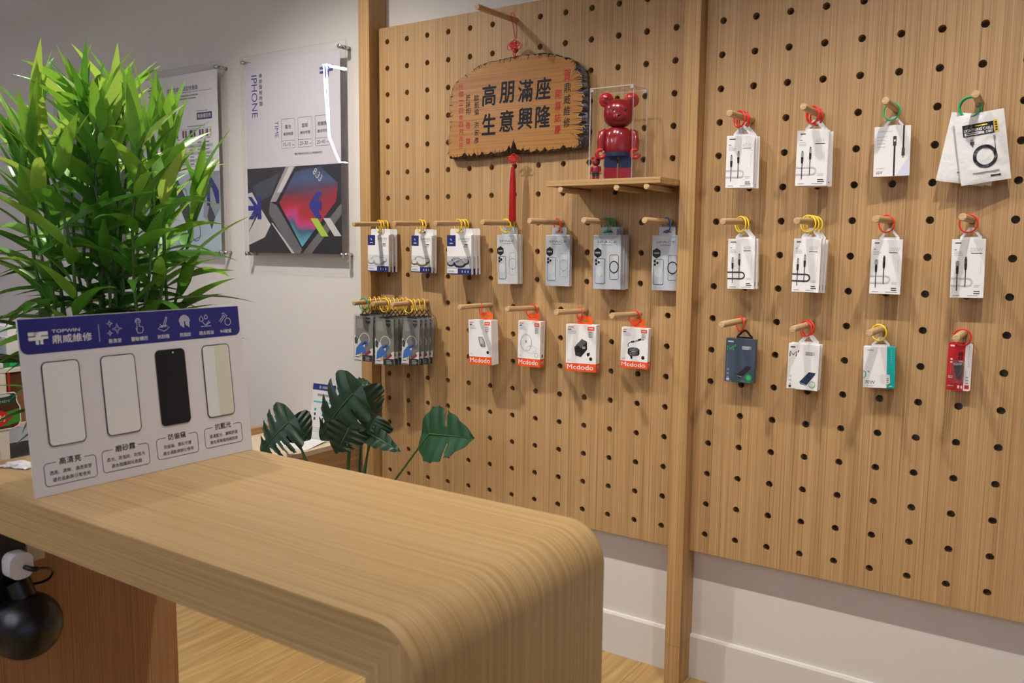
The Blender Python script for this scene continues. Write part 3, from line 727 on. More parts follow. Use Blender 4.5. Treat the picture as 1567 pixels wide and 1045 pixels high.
# ------------------------------------------------------------------ hanging packages
FIT = {'A1': (0.000, -0.060, -0.816, 0.109, 0.143, 0, 0), 'A2': (0.212, -0.050, -0.816, 0.100, 0.140, -1, -.5), 'A3': (0.407, -0.070, -0.816, 0.110, 0.143, 1, .5),
 'A4': (0.609, -0.055, -0.829, 0.082, 0.174, 3, 1.9), 'A5': (0.807, -0.040, -0.830, 0.096, 0.174, -1, .3), 'A6': (1.012, -0.070, -0.831, 0.100, 0.176, 0, .8), 'A7': (1.202, -0.035, -0.830, 0.092, 0.175, 1, .6),
 'M1': (0.518, -0.090, -1.128, 0.101, 0.161, 0, 1.8), 'M2': (0.705, -0.055, -1.123, 0.088, 0.161, 6, -.7), 'M3': (0.916, -0.060, -1.122, 0.109, 0.159, 8, .5), 'M4': (1.109, -0.050, -1.108, 0.092, 0.133, 7, -1),
 'B1': (0.003, -0.150, -1.143, 0.088, 0.185, 14, -1.3), 'B2': (0.101, -0.140, -1.150, 0.090, 0.187, 12, .1), 'B3': (0.216, -0.120, -1.143, 0.078, 0.184, 14, -2.3),
 'R11': (1.457, -0.110, -0.532, 0.078, 0.149, 16, .2), 'R12': (1.655, -0.090, -0.529, 0.083, 0.152, 16, 0), 'R13': (1.855, -0.055, -0.517, 0.089, 0.132, 9, 1.3), 'R14': (2.070, -0.060, -0.519, 0.114, 0.177, 15, 9.1),
 'R21': (1.457, -0.065, -0.827, 0.082, 0.149, -1, 1.1), 'R22': (1.654, -0.090, -0.827, 0.076, 0.151, -1, -.4), 'R23': (1.856, -0.050, -0.827, 0.079, 0.149, 0, .3), 'R24': (2.054, -0.045, -0.827, 0.078, 0.153, 0, 1.4),
 'R31': (1.459, -0.045, -1.120, 0.091, 0.134, 2, -.5), 'R32': (1.652, -0.065, -1.120, 0.087, 0.133, 3, -.7), 'R33': (1.854, -0.050, -1.105, 0.081, 0.115, 6, 2.1), 'R34': (2.049, -0.030, -1.088, 0.059, 0.130, -2, .2)}

def ring_mb(cx_, cy_, cz_, rad, mt, yaw, r=.0023):
    b = MB(); pts = []
    for k in range(28):
        a = 2 * PI * k / 28; pts.append((cx_ + rad * math.cos(a) * math.cos(yaw), cy_ + rad * math.cos(a) * math.sin(yaw), cz_ + rad * 1.05 * math.sin(a)))
    b.tube(pts, r, mt, 8, True); return b
def tri_tab(mb, x, z0, w, h, y, mt):
    o = [(x - w / 2, z0 - .012), (x + w / 2, z0 - .012), (x + w / 2, z0 + h * .2), (x + w * .1, z0 + h), (x - w * .1, z0 + h), (x - w / 2, z0 + h * .2)]
    i = [(x - w * .33, z0 + h * .18), (x + w * .33, z0 + h * .18), (x + w * .33, z0 + h * .22), (x + w * .06, z0 + h * .74), (x - w * .06, z0 + h * .74), (x - w * .33, z0 + h * .22)]
    mb.frame(o, i, y, y + .0012, mt)
def head_tab(mb, x, z0, w, h, y, mt):
    o = [(x - w / 2, z0 - .01), (x + w / 2, z0 - .01), (x + w / 2, z0 + h * .85), (x + w * .45, z0 + h), (x - w * .45, z0 + h), (x - w / 2, z0 + h * .85)]
    i = [(x - w * .27, z0 + h * .3), (x + w * .27, z0 + h * .3), (x + w * .27, z0 + h * .4), (x + w * .1, z0 + h * .66), (x - w * .1, z0 + h * .66), (x - w * .27, z0 + h * .4)]
    mb.frame(o, i, y, y + .0010, mt)
def box_part(b, w, h, d, mt, back=None):
    b.box(-w / 2, w / 2, 0, d, -h / 2, h / 2, mt)

RYAW = {'A1': -22, 'A2': -20, 'A3': -18, 'A4': 0, 'A5': -30, 'A6': -28, 'A7': -32, 'B1': 0, 'B2': 0, 'B3': 0, 'M1': -42, 'M2': 8, 'M3': -36, 'M4': -5, 'R11': -28, 'R12': -28, 'R13': -15, 'R14': 2, 'R21': -28, 'R22': -10, 'R23': -20, 'R24': -10, 'R31': -38, 'R32': -25, 'R33': -15, 'R34': 0}
def place(key, name, cat, labels, group, maker, ring, n=1, step=.0145, fan=0.0, ringr=.022, rings=None, taby=None):
    """front pack from the fitted pose; those behind it are copies, each a little nearer the board"""
    cx_, y, cz_, w, h, yaw, roll = FIT[key]; hx, hz = PEGS[key][0], PEGS[key][1]
    t = thing(name, labels[0], cat, (cx_, y, cz_), (0, -R(roll), R(yaw)), group)
    dep = maker(t, w, h)
    ty = dep * .5 if taby is None else taby
    rb = ring_mb(hx - cx_, ty, hz + .0118 - ringr - cz_, ringr, RINGS[ring], R(RYAW.get(key, -20) - yaw))
    rb.build('hanging_ring', t, world=False)
    for k in range(1, n):
        c = copy_tree(t); c.location = (cx_ + random.uniform(-.002, .003) + .002 * k, y + step * k, cz_ + random.uniform(-.002, .001))
        c.rotation_euler = (0, -R(roll + random.uniform(-1, 1)), R(yaw + fan * k + random.uniform(-1.5, 1.5))); c['label'] = labels[k]
    return t
def stack_labels(front, behind, n):
    o = ['second', 'third', 'fourth', 'fifth', 'sixth', 'seventh']
    return [front] + [behind % o[k] for k in range(n - 1)]

# --- camera lens protector cards
def lens_maker(tone):
    c1, c2 = {'s': ((168, 172, 178), (120, 124, 130)), 'g': ((150, 118, 84), (96, 76, 56)), 'k': ((30, 32, 36), (56, 58, 62))}[tone]
    Ma = mat('lens ring print ' + tone, c1, .4); Mb = mat('lens ring shade ' + tone, c2, .4); Mf = mat('frosty print ' + tone, (214, 216, 218) if tone != 'k' else (190, 192, 196), .4)
    def f(t, w, h):
        d = .010
        b = MB()
        z1 = h / 2 + .024; wd = w * .93
        o = b.rr_pts(-wd / 2 + .004, -h / 2, wd / 2 + .004, z1, .007); i = [(x * .0 + math.cos(R(-90 + 360 * k / len(o))) * .012, h / 2 + .013 + math.sin(R(-90 + 360 * k / len(o))) * .004) for k, (x, _) in enumerate(o)]
        b.frame(o, i, d + .0002, d + .0014, M_OFF); b.build('backing_card', t, world=False)
        b = MB(); b.box(-w / 2, w / 2, 0, d, -h / 2, h / 2, M_WHITE)
        b.rect(-w / 2, h * .22, -w * .14, h / 2, M_NAVY, 1)
        b.ell(-w * .33, h * .39, .006, .007, M_BLUE, 2); b.line([(-w * .36, h * .41), (-w * .30, h * .37)], .003, M_OFF, 3); b.rect(-w * .39, h * .285, -w * .25, h * .305, M_OFF, 2)
        b.textc('SAPPHIRE', w * .2, h * .40, .0085, M_GREY, 1); b.greek(w * .07, h * .345, w * .36, .0022, 1, M_LGREY); b.greek(w * .22, h * .27, w * .16, .004, 1, M_INK); b.greek(w * .18, h * .225, w * .22, .002, 2, M_GREY)
        b.rect(-w / 2, -h * .39, w / 2, -h * .04, Mf, 1)
        for (u, v, a) in ((-w * .12, -h * .17, .022), (w * .24, -h * .19, .019), (w * .03, -h * .23, .029), (-w * .34, -h * .24, .017)):
            b.ell(u, v, a, a * .52, Mb, 2); b.ell(u, v + .004, a, a * .52, Ma, 3); b.ell(u, v + .0035, a * .72, a * .36, Mf if tone != 'k' else M_GREY, 4); b.arc(u, v + .004, a * .8, a * .42, 20, 160, .0012, M_WHITE, 5)
        b.rect(-w / 2, -h / 2, w / 2, -h * .345, M_NAVY, 6); b.rect(-w / 2 + .001, -h / 2 + .004, -w * .05, -h * .35, M_OFF, 7); b.greek(-w * .45, -h * .40, w * .33, .002, 2, M_GREY, 8)
        for k in range(3): b.rect(w * (.12 + .12 * k), -h * .45, w * (.155 + .12 * k), -h * .395, M_LGREY, 7)
        b.build('sleeve', t, world=False)
        return d
    return f
GA = 'camera lens protector cards in the upper row'
place('A1', 'lens_protector_pack', 'lens protector pack', stack_labels('front lens protector card with silver rings, closest to the white wall', '%s silver ring lens protector card from the front, nearest the white wall', 3), GA, lens_maker('s'), 'y', 3, .0165)
place('A2', 'lens_protector_pack', 'lens protector pack', stack_labels('front lens protector card picturing gold brown rings, second stack of the upper row', '%s gold brown ring lens protector card from the front', 2), GA, lens_maker('g'), 'y', 2, .0185)
place('A3', 'lens_protector_pack', 'lens protector pack', stack_labels('front lens protector card picturing black rings, third stack of the upper row', '%s black ring lens protector card from the front', 3), GA, lens_maker('k'), 'y', 3, .018, 1.5)

# --- phone case boxes
def case_maker(ring_dark, warm):
    base = mat('silver card warm', (206, 206, 208), .25, .15) if warm else M_SILV
    Mf = mat('translucent case print', (176, 186, 196), .3)
    def f(t, w, h):
        d = .0165; b = MB(); head_tab(b, 0, h / 2, w * .6, .026, d * .6, M_SILV); b.build('hang_tab', t, world=False)
        b = MB(); b.box(-w / 2, w / 2, 0, d, -h / 2, h / 2, base)
        b.text('SPACE', -w * .36, h * .355, w * .36, h * .395, mat('foil grey', (156, 158, 164), .2, .6), 1, .01); b.rect(-w * .4, h * .322, -w * .24, h * .325, M_GREY); b.rect(w * .24, h * .322, w * .4, h * .325, M_GREY); b.rect(-w * .2, h * .312, w * .2, h * .332, M_GREY)
        cx_, cz_, r = -w * .33, h * .175, .0155
        b.pp([(cx_ + r * math.cos(R(30 + 60 * k)), cz_ + r * 1.1 * math.sin(R(30 + 60 * k))) for k in range(6)], M_BLACK, 1); b.rect(cx_ - .009, cz_ - .002, cx_ + .009, cz_ + .003, M_GREY, 2)
        # phone with camera block
        b.rrect(-w * .44, -h * .40, -w * .06, h * .07, .006, Mf, 1); b.rstroke(-w * .44, -h * .40, -w * .06, h * .07, .006, .0016, M_INK, 2)
        b.rrect(-w * .42, -h * .055, -w * .23, h * .055, .004, M_LGREY, 3)
        for (u, v) in ((-.38, .03), (-.38, -.03), (-.29, .0)): b.ell(w * u, h * v, .0042, .0046, M_BLACK, 4)
        b.ell(-w * .25, -h * .17, .012, .018, M_LGREY, 3)
        # back view with magnet ring
        q = (w * .1, -h * .32, w * .43, h * .14); b.rstroke(*q, .006, .0014, M_GREY if not ring_dark else M_INK, 1); b.rrect(w * .24, h * .02, w * .4, h * .12, .004, M_LGREY, 1)
        b.arc(w * .265, -h * .085, .0155, .0185, 0, 360, .0032 if ring_dark else .0014, M_BLACK if ring_dark else M_GREY, 3, 26); b.rect(w * .255, -h * .215, w * .275, -h * .19, M_INK, 3)
        b.greek(w * .16, -h * .39, w * .26, .0025, 4, M_LGREY)
        b.greek(w * .2, h * .47, w * .2, .002, 1, M_GREY)
        b.build('box', t, world=False, bevel=.0008)
        return d
    return f
GS = 'silver phone case boxes in the upper row'
place('A4', 'phone_case_box', 'phone case box', stack_labels('front silver phone case box below the red tassel', '%s phone case box from the front, below the red tassel', 2), GS, case_maker(False, True), 'y', 2, .0185)
place('A5', 'phone_case_box', 'phone case box', ['single silver phone case box on a red ring, left of the shelf shadow'], GS, case_maker(False, False), 'r')
place('A6', 'phone_case_box', 'phone case box', stack_labels('front silver phone case box on green rings under the shelf', '%s phone case box from the front, on green rings under the shelf', 3), GS, case_maker(True, False), 'g', 3, .018)
place('A7', 'phone_case_box', 'phone case box', ['silver phone case box on a blue ring, partly behind the middle post'], GS, case_maker(True, False), 'b')

# --- orange banded boxes
def orange_maker(kind, d, side):
    def f(t, w, h):
        tx = .012 if kind == 'hub' else .004
        b = MB(); head_tab(b, tx, h / 2, w * .47, .026, d * .75, M_ORTAB); b.build('hang_tab', t, world=False)
        b = MB(); b.box(-w / 2, w / 2, 0, d, -h / 2, h / 2, M_WHITE)
        b.rect(-w / 2, -h / 2, w / 2, -h * .325, M_ORANGE, 1)
        b.text('Mcdodo', -w * .45, -h * .455, w * .42, -h * .355, M_WHITE, 2, .012)
        b.rect(w * .22, h * .385, w * .44, h * .465, M_ORANGE, 1); b.rect(w * .26, h * .415, w * .4, h * .435, M_OFF, 2); b.rect(w * .24, h * .24, w * .40, h * .37, M_LGREY, 1); b.greek(w * .26, h * .355, w * .1, .004, 3, M_GREY, 2)
        b.greek(-w * .44, h * .455, w * .2, .003, 1, M_ORANGE); b.greek(-w * .44, h * .41, w * .13, .004, 1, M_INK); b.greek(-w * .44, h * .37, w * .34, .0022, 3, M_LGREY)
        if kind != 'mag': b.ell(w * .33, -h * .22, .0055, .006, M_BLACK, 1)
        b.greek(-w * .44, -h * .25, w * .13, .002, 2, M_LGREY)
        if kind == 'hub':
            p = [(-.07, .12), (.1, .12), (.17, .07), (.24, -.07), (.22, -.1), (.05, -.095), (0, -.06)]
            b.pp([(w * u, h * v) for u, v in p], M_GREY, 1); p2 = [(-.03, .1), (.09, .1), (.18, -.055), (.05, -.06)]; b.pp([(w * u, h * v) for u, v in p2], M_LGREY, 2)
            b.line([(w * u, h * v) for u, v in p], .0012, M_INK, 3, True); b.rect(w * .06, -h * .07, w * .1, -h * .03, M_INK, 3); b.rect(w * .12, -h * .05, w * .2, -h * .03, M_GREY, 4)
        if kind == 'mag':
            b.arc(-w * .13, h * .02, .022, .03, 0, 360, .0016, M_GREY, 1, 30); b.arc(-w * .12, h * .02, .019, .027, 60, 300, .001, M_LGREY, 2); b.arc(w * .1, -h * .12, .02, .014, 0, 360, .0012, M_LGREY, 2, 24); b.ell(w * .05, -h * .05, .0016, .0016, M_INK, 3); b.ell(-w * .13, h * .05, .003, .006, M_GREY, 3)
            b.arc(w * .34, -h * .24, .007, .008, 0, 360, .0008, M_INK, 2, 20)
        if kind == 'chg':
            b.pp([(w * u, h * v) for u, v in ((-.22, .02), (.03, .2), (.2, .15), (.21, -.02), (.0, -.19), (-.18, -.16))], M_INK, 1)
            b.pp([(w * u, h * v) for u, v in ((-.22, .02), (.03, .2), (.2, .15), (-.02, -.01))], mat('graphite print', (86, 86, 92), .4), 2)
            b.pp([(w * u, h * v) for u, v in ((-.02, -.01), (.2, .15), (.21, -.02), (.0, -.19))], M_BLACK, 2)
            b.rect(w * .05, -h * .01, w * .15, h * .04, M_GREY, 3); b.ell(-w * .09, -h * .02, .009, .012, M_BLACK, 4); b.pp([(w * .19, -h * .1), (w * .3, -h * .08), (w * .29, -h * .15), (w * .21, -h * .17)], M_BLACK, 1)
        if kind == 'cab':
            for k in range(4): b.arc(-w * .02, -h * .05 - .0035 * k, .019, .008, 0, 360, .0026, M_BLACK, 1, 24)
            b.line([(-w * .22, h * .02), (-w * .24, h * .08), (-w * .2, h * .12), (-w * .12, h * .15)], .0026, M_BLACK, 1); b.line([(-w * .13, h * .145), (-.0 * w, h * .17)], .0055, M_INK, 2); b.line([(w * .02, h * .175), (w * .13, h * .2)], .0045, M_GREY, 2); b.line([(w * .12, h * .2), (w * .24, h * .235)], .006, M_BLACK, 2)
            b.line([(-w * .22, -h * .1), (-w * .18, -h * .17), (-w * .12, -h * .2)], .0026, M_BLACK, 1); b.pp([(-w * .14, -h * .17), (-w * .06, -h * .18), (-w * .05, -h * .26), (-w * .12, -h * .27)], M_BLACK, 2)
        if side:
            m0 = b.map; b.map = lambda u, v, l: (w / 2 + l, u, v)
            b.rect(0, -h / 2, d, -h * .325, M_ORANGE, 1); b.text('M', d * .25, -h * .45, d * .75, -h * .37, M_WHITE, 2, .01); b.rect(d * .45, 0, d * .6, h * .4, M_LGREY, 1)
            if kind == 'mag': b.ell(d * .5, -h * .26, .006, .006, M_INK, 1)
            b.map = m0
        b.build('box', t, world=False, bevel=.0008)
        return d
    return f
GM = 'orange banded accessory boxes'
place('M1', 'charger_box', 'charger box', ['deep white box with orange band and small power bank picture'], GM, orange_maker('hub', .042, False), 'r', taby=.033)
place('M2', 'charger_box', 'charger box', ['orange banded white box with a round magnetic charger picture'], GM, orange_maker('mag', .036, True), 'r', taby=.028)
place('M3', 'charger_box', 'charger box', ['orange banded white box picturing a black cube charger'], GM, orange_maker('chg', .034, True), 'r', taby=.026)
place('M4', 'cable_box', 'cable box', ['orange banded white box picturing a coiled black cable, next to the middle post'], GM, orange_maker('cab', .028, True), 'r', taby=.02)

# --- phone case blisters on the three crowded pegs
M_CASEG = mat('smoky case plastic', (124, 120, 114), .3)
M_CASEF = mat('frosted case plastic', (146, 144, 138), .3)
def blister_maker(tint):
    Mc = mat('case tint %d %d %d' % tint, tint, .28)
    def f(t, w, h):
        d = .011
        b = MB()
        for s_ in (-1, 1): b.tube([(s_ * .013, .006, h / 2 - .002), (s_ * .003, .006, h / 2 + .012), (-s_ * .009, .006, h / 2 + .026)], .0018, M_BTAB, 6)
        b.box(-.02, .02, .005, .007, h / 2 - .006, h / 2 + .001, M_BTAB); b.build('hang_tab', t, world=False)
        b = MB(); b.box(-w * .44, w * .44, .0035, .0075, -h * .47, h * .46, Mc)
        b.map = lambda u, v, l: (u, .0034 - l, v)
        b.rstroke(-w * .42, -h * .46, w * .42, h * .45, .008, .002, M_CASEF, 1); b.rrect(-w * .36, h * .2, -w * .06, h * .41, .006, M_CASEF, 1)
        b.arc(w * .03, -h * .02, .021, .023, -30, 220, .0026, M_OFF, 2, 24)
        b.build('phone_case', t, world=False)
        b = MB(); b.map = lambda u, v, l: (u, .0024 - l, v)
        b.pp([(-w * .46, -h * .49), (w * .46, -h * .49), (w * .46, -h * .2), (w * .34, -h * .22), (w * .1, -h * .35), (-w * .1, -h * .3), (-w * .16, -h * .06), (-w * .46, h * .06)], M_OFF, 1)
        # an abstract splash of blue, black, red and yellow
        b.pp([(-w * .4, -h * .38), (-w * .37, -h * .22), (-w * .2, -h * .12), (w * .02, -h * .06), (w * .18, -h * .05), (w * .2, -h * .12), (w * .06, -h * .2), (w * .1, -h * .3), (-w * .05, -h * .37), (-w * .2, -h * .34)], mat('splash blue', (48, 108, 190), .4), 2)
        b.pp([(-w * .45, -h * .02), (-w * .4, h * .03), (-w * .28, -h * .02), (-w * .32, -h * .14), (-w * .44, -h * .12)], M_INK, 2)
        b.pp([(-w * .1, -h * .13), (w * .1, -h * .07), (w * .16, -h * .1), (w * .0, -h * .17)], M_INK, 3); b.pp([(-w * .04, -h * .16), (w * .07, -h * .13), (w * .06, -h * .2)], M_OFF, 4)
        b.pp([(-w * .02, -h * .37), (w * .3, -h * .24), (w * .38, -h * .29), (w * .1, -h * .39)], mat('splash red', (150, 36, 44), .4), 3); b.pp([(-w * .2, -h * .36), (-w * .08, -h * .3), (-w * .04, -h * .36), (-w * .17, -h * .41)], mat('splash gold', (222, 176, 50), .4), 4)
        b.rect(-w * .06, -h * .49, w * .46, -h * .355, M_BLACK, 5); b.greek(w * .1, -h * .39, w * .26, .003, 3, M_GREY, 6); b.rect(-w * .44, -h * .485, -w * .1, -h * .47, M_INK, 3); b.greek(-w * .4, -h * .40, w * .22, .003, 1, M_INK, 3)
        b.pp([(w * .08, h * .44), (w * .3, h * .44), (w * .3, h * .40), (w * .08, h * .40)], M_BLACK, 2); b.pp([(w * .08, h * .37), (w * .3, h * .37), (w * .3, h * .34), (w * .19, h * .29), (w * .08, h * .34)], M_BLACK, 2)
        b.build('insert', t, world=False)
        b = MB(); b.box(-w / 2, w / 2, 0, d, -h / 2, h / 2, M_POLY); b.build('blister', t, world=False, bevel=.001)
        return .011
    return f
GB = 'phone case blisters crowded on the three lower pegs'
place('B1', 'phone_case_blister', 'phone case blister', stack_labels('front clear phone case blister on a green ring, overlapping the white wall', '%s phone case blister from the front, on the peg next to the white wall', 5), GB, blister_maker((128, 124, 116)), 'g', 5, .027, ringr=.024)
place('B2', 'phone_case_blister', 'phone case blister', stack_labels('front greenish phone case blister on a green ring, middle of three crowded pegs', '%s phone case blister from the front, on the middle of three crowded pegs', 6), GB, blister_maker((126, 130, 116)), 'g', 6, .022, ringr=.024)
place('B3', 'phone_case_blister', 'phone case blister', stack_labels('front narrow grey phone case blister on the third crowded peg', '%s phone case blister from the front, on the third crowded peg', 4), GB, blister_maker((122, 120, 118)), 'y', 4, .026, ringr=.024)
for o in list(bpy.data.objects):       # behind the front ones the rings are yellow
    if o.name.startswith('hanging_ring') and o.parent and o.parent.name.startswith('phone_case_blister.') and o.data.materials[0] == M_GRN:
        o.material_slots[0].link = 'OBJECT'; o.material_slots[0].material = M_YEL
    if o.name.startswith('hanging_ring') and o.parent and o.parent.name.startswith('phone_case_blister.') and o.parent['label'].split()[0] != 'front':
        m_ = o.data.vertices; c_ = sum((v.co for v in m_), Vector()) / len(m_)
        o.matrix_basis = Matrix.Translation(c_) @ Matrix.Rotation(R(-30), 4, 'Z') @ Matrix.Diagonal((.85, .85, 1, 1)) @ Matrix.Translation(-c_)

# --- white cable boxes
def cable_maker(band, watt, usb=False):
    Mb = {'l': M_LGREY, 'd': M_INK}[band]
    def f(t, w, h):
        d = .0125; b = MB(); tri_tab(b, .004, h / 2, .05, .03, d * .8, M_TAB); b.build('hang_tab', t, world=False)
        b = MB(); b.box(-w / 2, w / 2, 0, d, -h / 2, h / 2, M_WHITE)
        b.greek(-w * .4, h * .445, w * .22, .003, 1, M_INK); b.greek(-w * .42, h * .33, w * .1, .003, 1, M_GREY); b.greek(-w * .42, h * .29, w * .26, .0022, 3, M_LGREY)
        b.textc(watt, w * .24, h * .32, .0105, M_LGREY, 1, squeeze=.78); b.greek(w * .08, h * .265, w * .34, .002, 1, M_INK)
        for (u, v, k) in ((-.31, .02, 0), (-.06, .09, 1)):
            x = w * u; z = h * v
            b.rect(x - .0012, -h * .38 + .01 * k, x + .0012, z, M_INK, 4); b.pp([(x - .0034, z), (x + .0034, z), (x + .0026, z - .017), (x - .0026, z - .017)], M_BLACK, 5); b.rrect(x - .003, z, x + .003, z + .013, .001, M_GREY if not usb else M_INK, 5); b.rect(x - .0018, z + .013, x + .0018, z + .017, M_INK, 5)
            if usb and k == 0: b.rect(x - .0042, z + .004, x + .0042, z + .016, M_GREY, 6)
        r = .0095; zc = -h * .23
        pts = [(-w / 2, zc + r)] + [(w * .02 + r * math.cos(R(a)), zc + r * math.sin(R(a))) for a in range(90, -91, -20)] + [(-w / 2, zc - r)]
        b.line(pts, .0042, Mb, 3)
        for k in range(14): b.rect(w * .38, h * (.12 - .016 * k), w * .395, h * (.127 - .016 * k), M_GREY, 1)
        b.greek(w * .2, -h * .28, w * .2, .002, 2, M_LGREY); b.greek(w * .2, -h * .38, w * .22, .0028, 2, M_INK); b.greek(-w * .42, -h * .455, w * .26, .002, 1, M_GREY); b.greek(w * .02, -h * .455, w * .4, .0018, 1, M_GREY)
        b.map = lambda u, v, l: (w / 2 + l, u, v); b.rect(d * .2, -h * .45, d * .8, -h * .36, M_GREY, 1)
        b.build('box', t, world=False, bevel=.0007)
        return d
    return f
GC = 'white charging cable boxes on the pegboard'
place('R11', 'cable_box', 'cable box', stack_labels('front white cable box with pale grey loop on red rings, next to the middle post', '%s white cable box from the front, top row next to the middle post', 3), GC, cable_maker('l', '60W'), 'r', 3, .0155, .5)
place('R12', 'cable_box', 'cable box', stack_labels('front white cable box with pale grey loop, second stack of the top row', '%s white cable box from the front, second stack of the top row', 3), GC, cable_maker('l', '60W'), 'r', 3, .0155, .5)
place('R21', 'cable_box', 'cable box', stack_labels('front white cable box with dark loop on yellow rings, next to the middle post', '%s white cable box from the front, on yellow rings next to the middle post', 2), GC, cable_maker('d', '60W'), 'y', 2, .0165)
place('R22', 'cable_box', 'cable box', stack_labels('front white cable box with dark loop, second stack on yellow rings', '%s white cable box from the front, second stack on yellow rings', 3), GC, cable_maker('d', '60W'), 'y', 3, .021, 2)
place('R23', 'cable_box', 'cable box', ['white cable box on a red ring, below the box of two black cables'], GC, cable_maker('l', '200W', True), 'r')
place('R24', 'cable_box', 'cable box', ['white cable box on a red ring, below the padded envelopes'], GC, cable_maker('l', '200W', True), 'r')

def r13(t, w, h):
    d = .026; b = MB(); tri_tab(b, .002, h / 2, .048, .028, d * .7, M_TAB); b.build('hang_tab', t, world=False)
    b = MB(); b.box(-w / 2, w / 2, 0, d, -h / 2, h / 2, M_WHITE)
    b.text('TOPWIN', -w * .4, h * .385, -w * .02, h * .415, M_GREY, 1); b.greek(-w * .42, h * .30, w * .3, .002, 4, M_LGREY, gap=.009)
    x = w * .07; b.rect(x - .0022, -h * .5, x + .0022, h * .12, M_BLACK, 1); b.rrect(x - .0042, h * .10, x + .0042, h * .30, .002, M_INK, 2); b.rect(x - .002, h * .19, x + .002, h * .23, M_OFF, 3)
    x = w * .31; b.rect(x - .0022, -h * .02, x + .0022, h * .5, M_BLACK, 1); b.pp([(x - .0035, h * .06), (x + .0035, h * .06), (x + .0042, -h * .1), (x - .0042, -h * .1)], M_INK, 2); b.rect(x - .0026, -h * .14, x + .0026, -h * .1, M_GREY, 2)
    b.greek(-w * .42, -h * .33, w * .3, .0022, 1, M_LGREY); b.textc('60W', -w * .33, -h * .425, .008, M_INK, 1, squeeze=.7)
    b.pp([(w * .12, -h * .5), (w * .48, -h * .5), (w * .48, -h * .12)], mat('painted violet reflection', (214, 212, 232), .4), 1)  # bluish reflection painted into the lower corner of the box front
    b.build('box', t, world=False, bevel=.0008); return d
place('R13', 'cable_box', 'cable box', ['white box picturing two thick black cables, on a green ring'], 'boxes with one of a kind pictures', r13, 'g')

def power_maker(dark):
    base = M_SLATE if dark else M_WHITE; ink = M_LGREY if dark else M_INK; faint = mat('slate ink', (120, 130, 140), .4) if dark else M_LGREY
    def f(t, w, h):
        d = .022 if dark else .018; b = MB(); tri_tab(b, .006, h / 2, .05, .027, d * .8, M_BTAB if dark else M_TAB); b.build('hang_tab', t, world=False)
        b = MB(); b.box(-w / 2, w / 2, 0, d, -h / 2, h / 2, base)
        b.greek(-w * .43, h * .44, w * .2, .004, 1, ink)
        b.line([(-w * .44, h * .22), (-w * .44, h * .33), (-w * .34, h * .25), (-w * .24, h * .33), (-w * .24, h * .22)], .0032, M_GREENP if dark else M_INK, 1); b.line([(-w * .19, h * .31), (-w * .16, h * .36)], .003, M_GREENP if dark else M_INK, 1)
        b.rect(w * .05, h * .27, w * .36, h * .34, faint, 1); b.greek(w * .07, h * .33, w * .24, .003, 2, ink if dark else M_GREY, 2)
        for k in range(22): b.rect(-w * .44, h * (.14 - .02 * k), -w * .425, h * (.15 - .02 * k), faint, 1)
        for k in range(3): b.rrect(-w * .43, -h * (.24 + .09 * k), -w * .35, -h * (.195 + .09 * k), .001, faint, 1)
        b.greek(-w * .43, -h * .42, w * .12, .006, 1, ink); b.greek(-w * .42, -h * .475, w * .22, .002, 1, faint)
        Md = mat('power bank print', (40, 38, 44), .35) if dark else mat('navy device print', (36, 54, 80), .35)
        b.pp([(-w * .1, -h * .33), (w * .22, -h * .11), (w * .38, -h * .12), (w * .36, -h * .17), (w * .06, -h * .40), (-w * .08, -h * .385)] if dark else [(-w * .09, -h * .33), (w * .2, -h * .10), (w * .42, -h * .11), (w * .4, -h * .15), (w * .14, -h * .40), (-w * .06, -h * .38)], Md, 1)
        b.line([(-w * .08, -h * .345), (w * .1, -h * .37)] if dark else [(-w * .07, -h * .35), (w * .13, -h * .385)], .002, M_GREY, 2)
        b.arc(w * .32, -h * .37, .0085, .0095, 0, 360, .0014, M_GREENP, 2, 24); b.ell(w * .32, -h * .37, .0065, .0075, M_GREENP if dark else M_OFF, 3)
        if dark: b.rect(w * .05, -h * .475, w * .4, -h * .465, M_GREENP, 2)
        b.build('box', t, world=False, bevel=.001); return d
    return f
place('R31', 'power_bank_box', 'power bank box', ['slate blue power bank box with a black hang tab'], 'power bank boxes', power_maker(True), 'r', ringr=.021)
place('R32', 'power_bank_box', 'power bank box', stack_labels('front white power bank box picturing a navy device', '%s white power bank box from the front', 2), 'power bank boxes', power_maker(False), 'r', 2, .021, 2, ringr=.021)
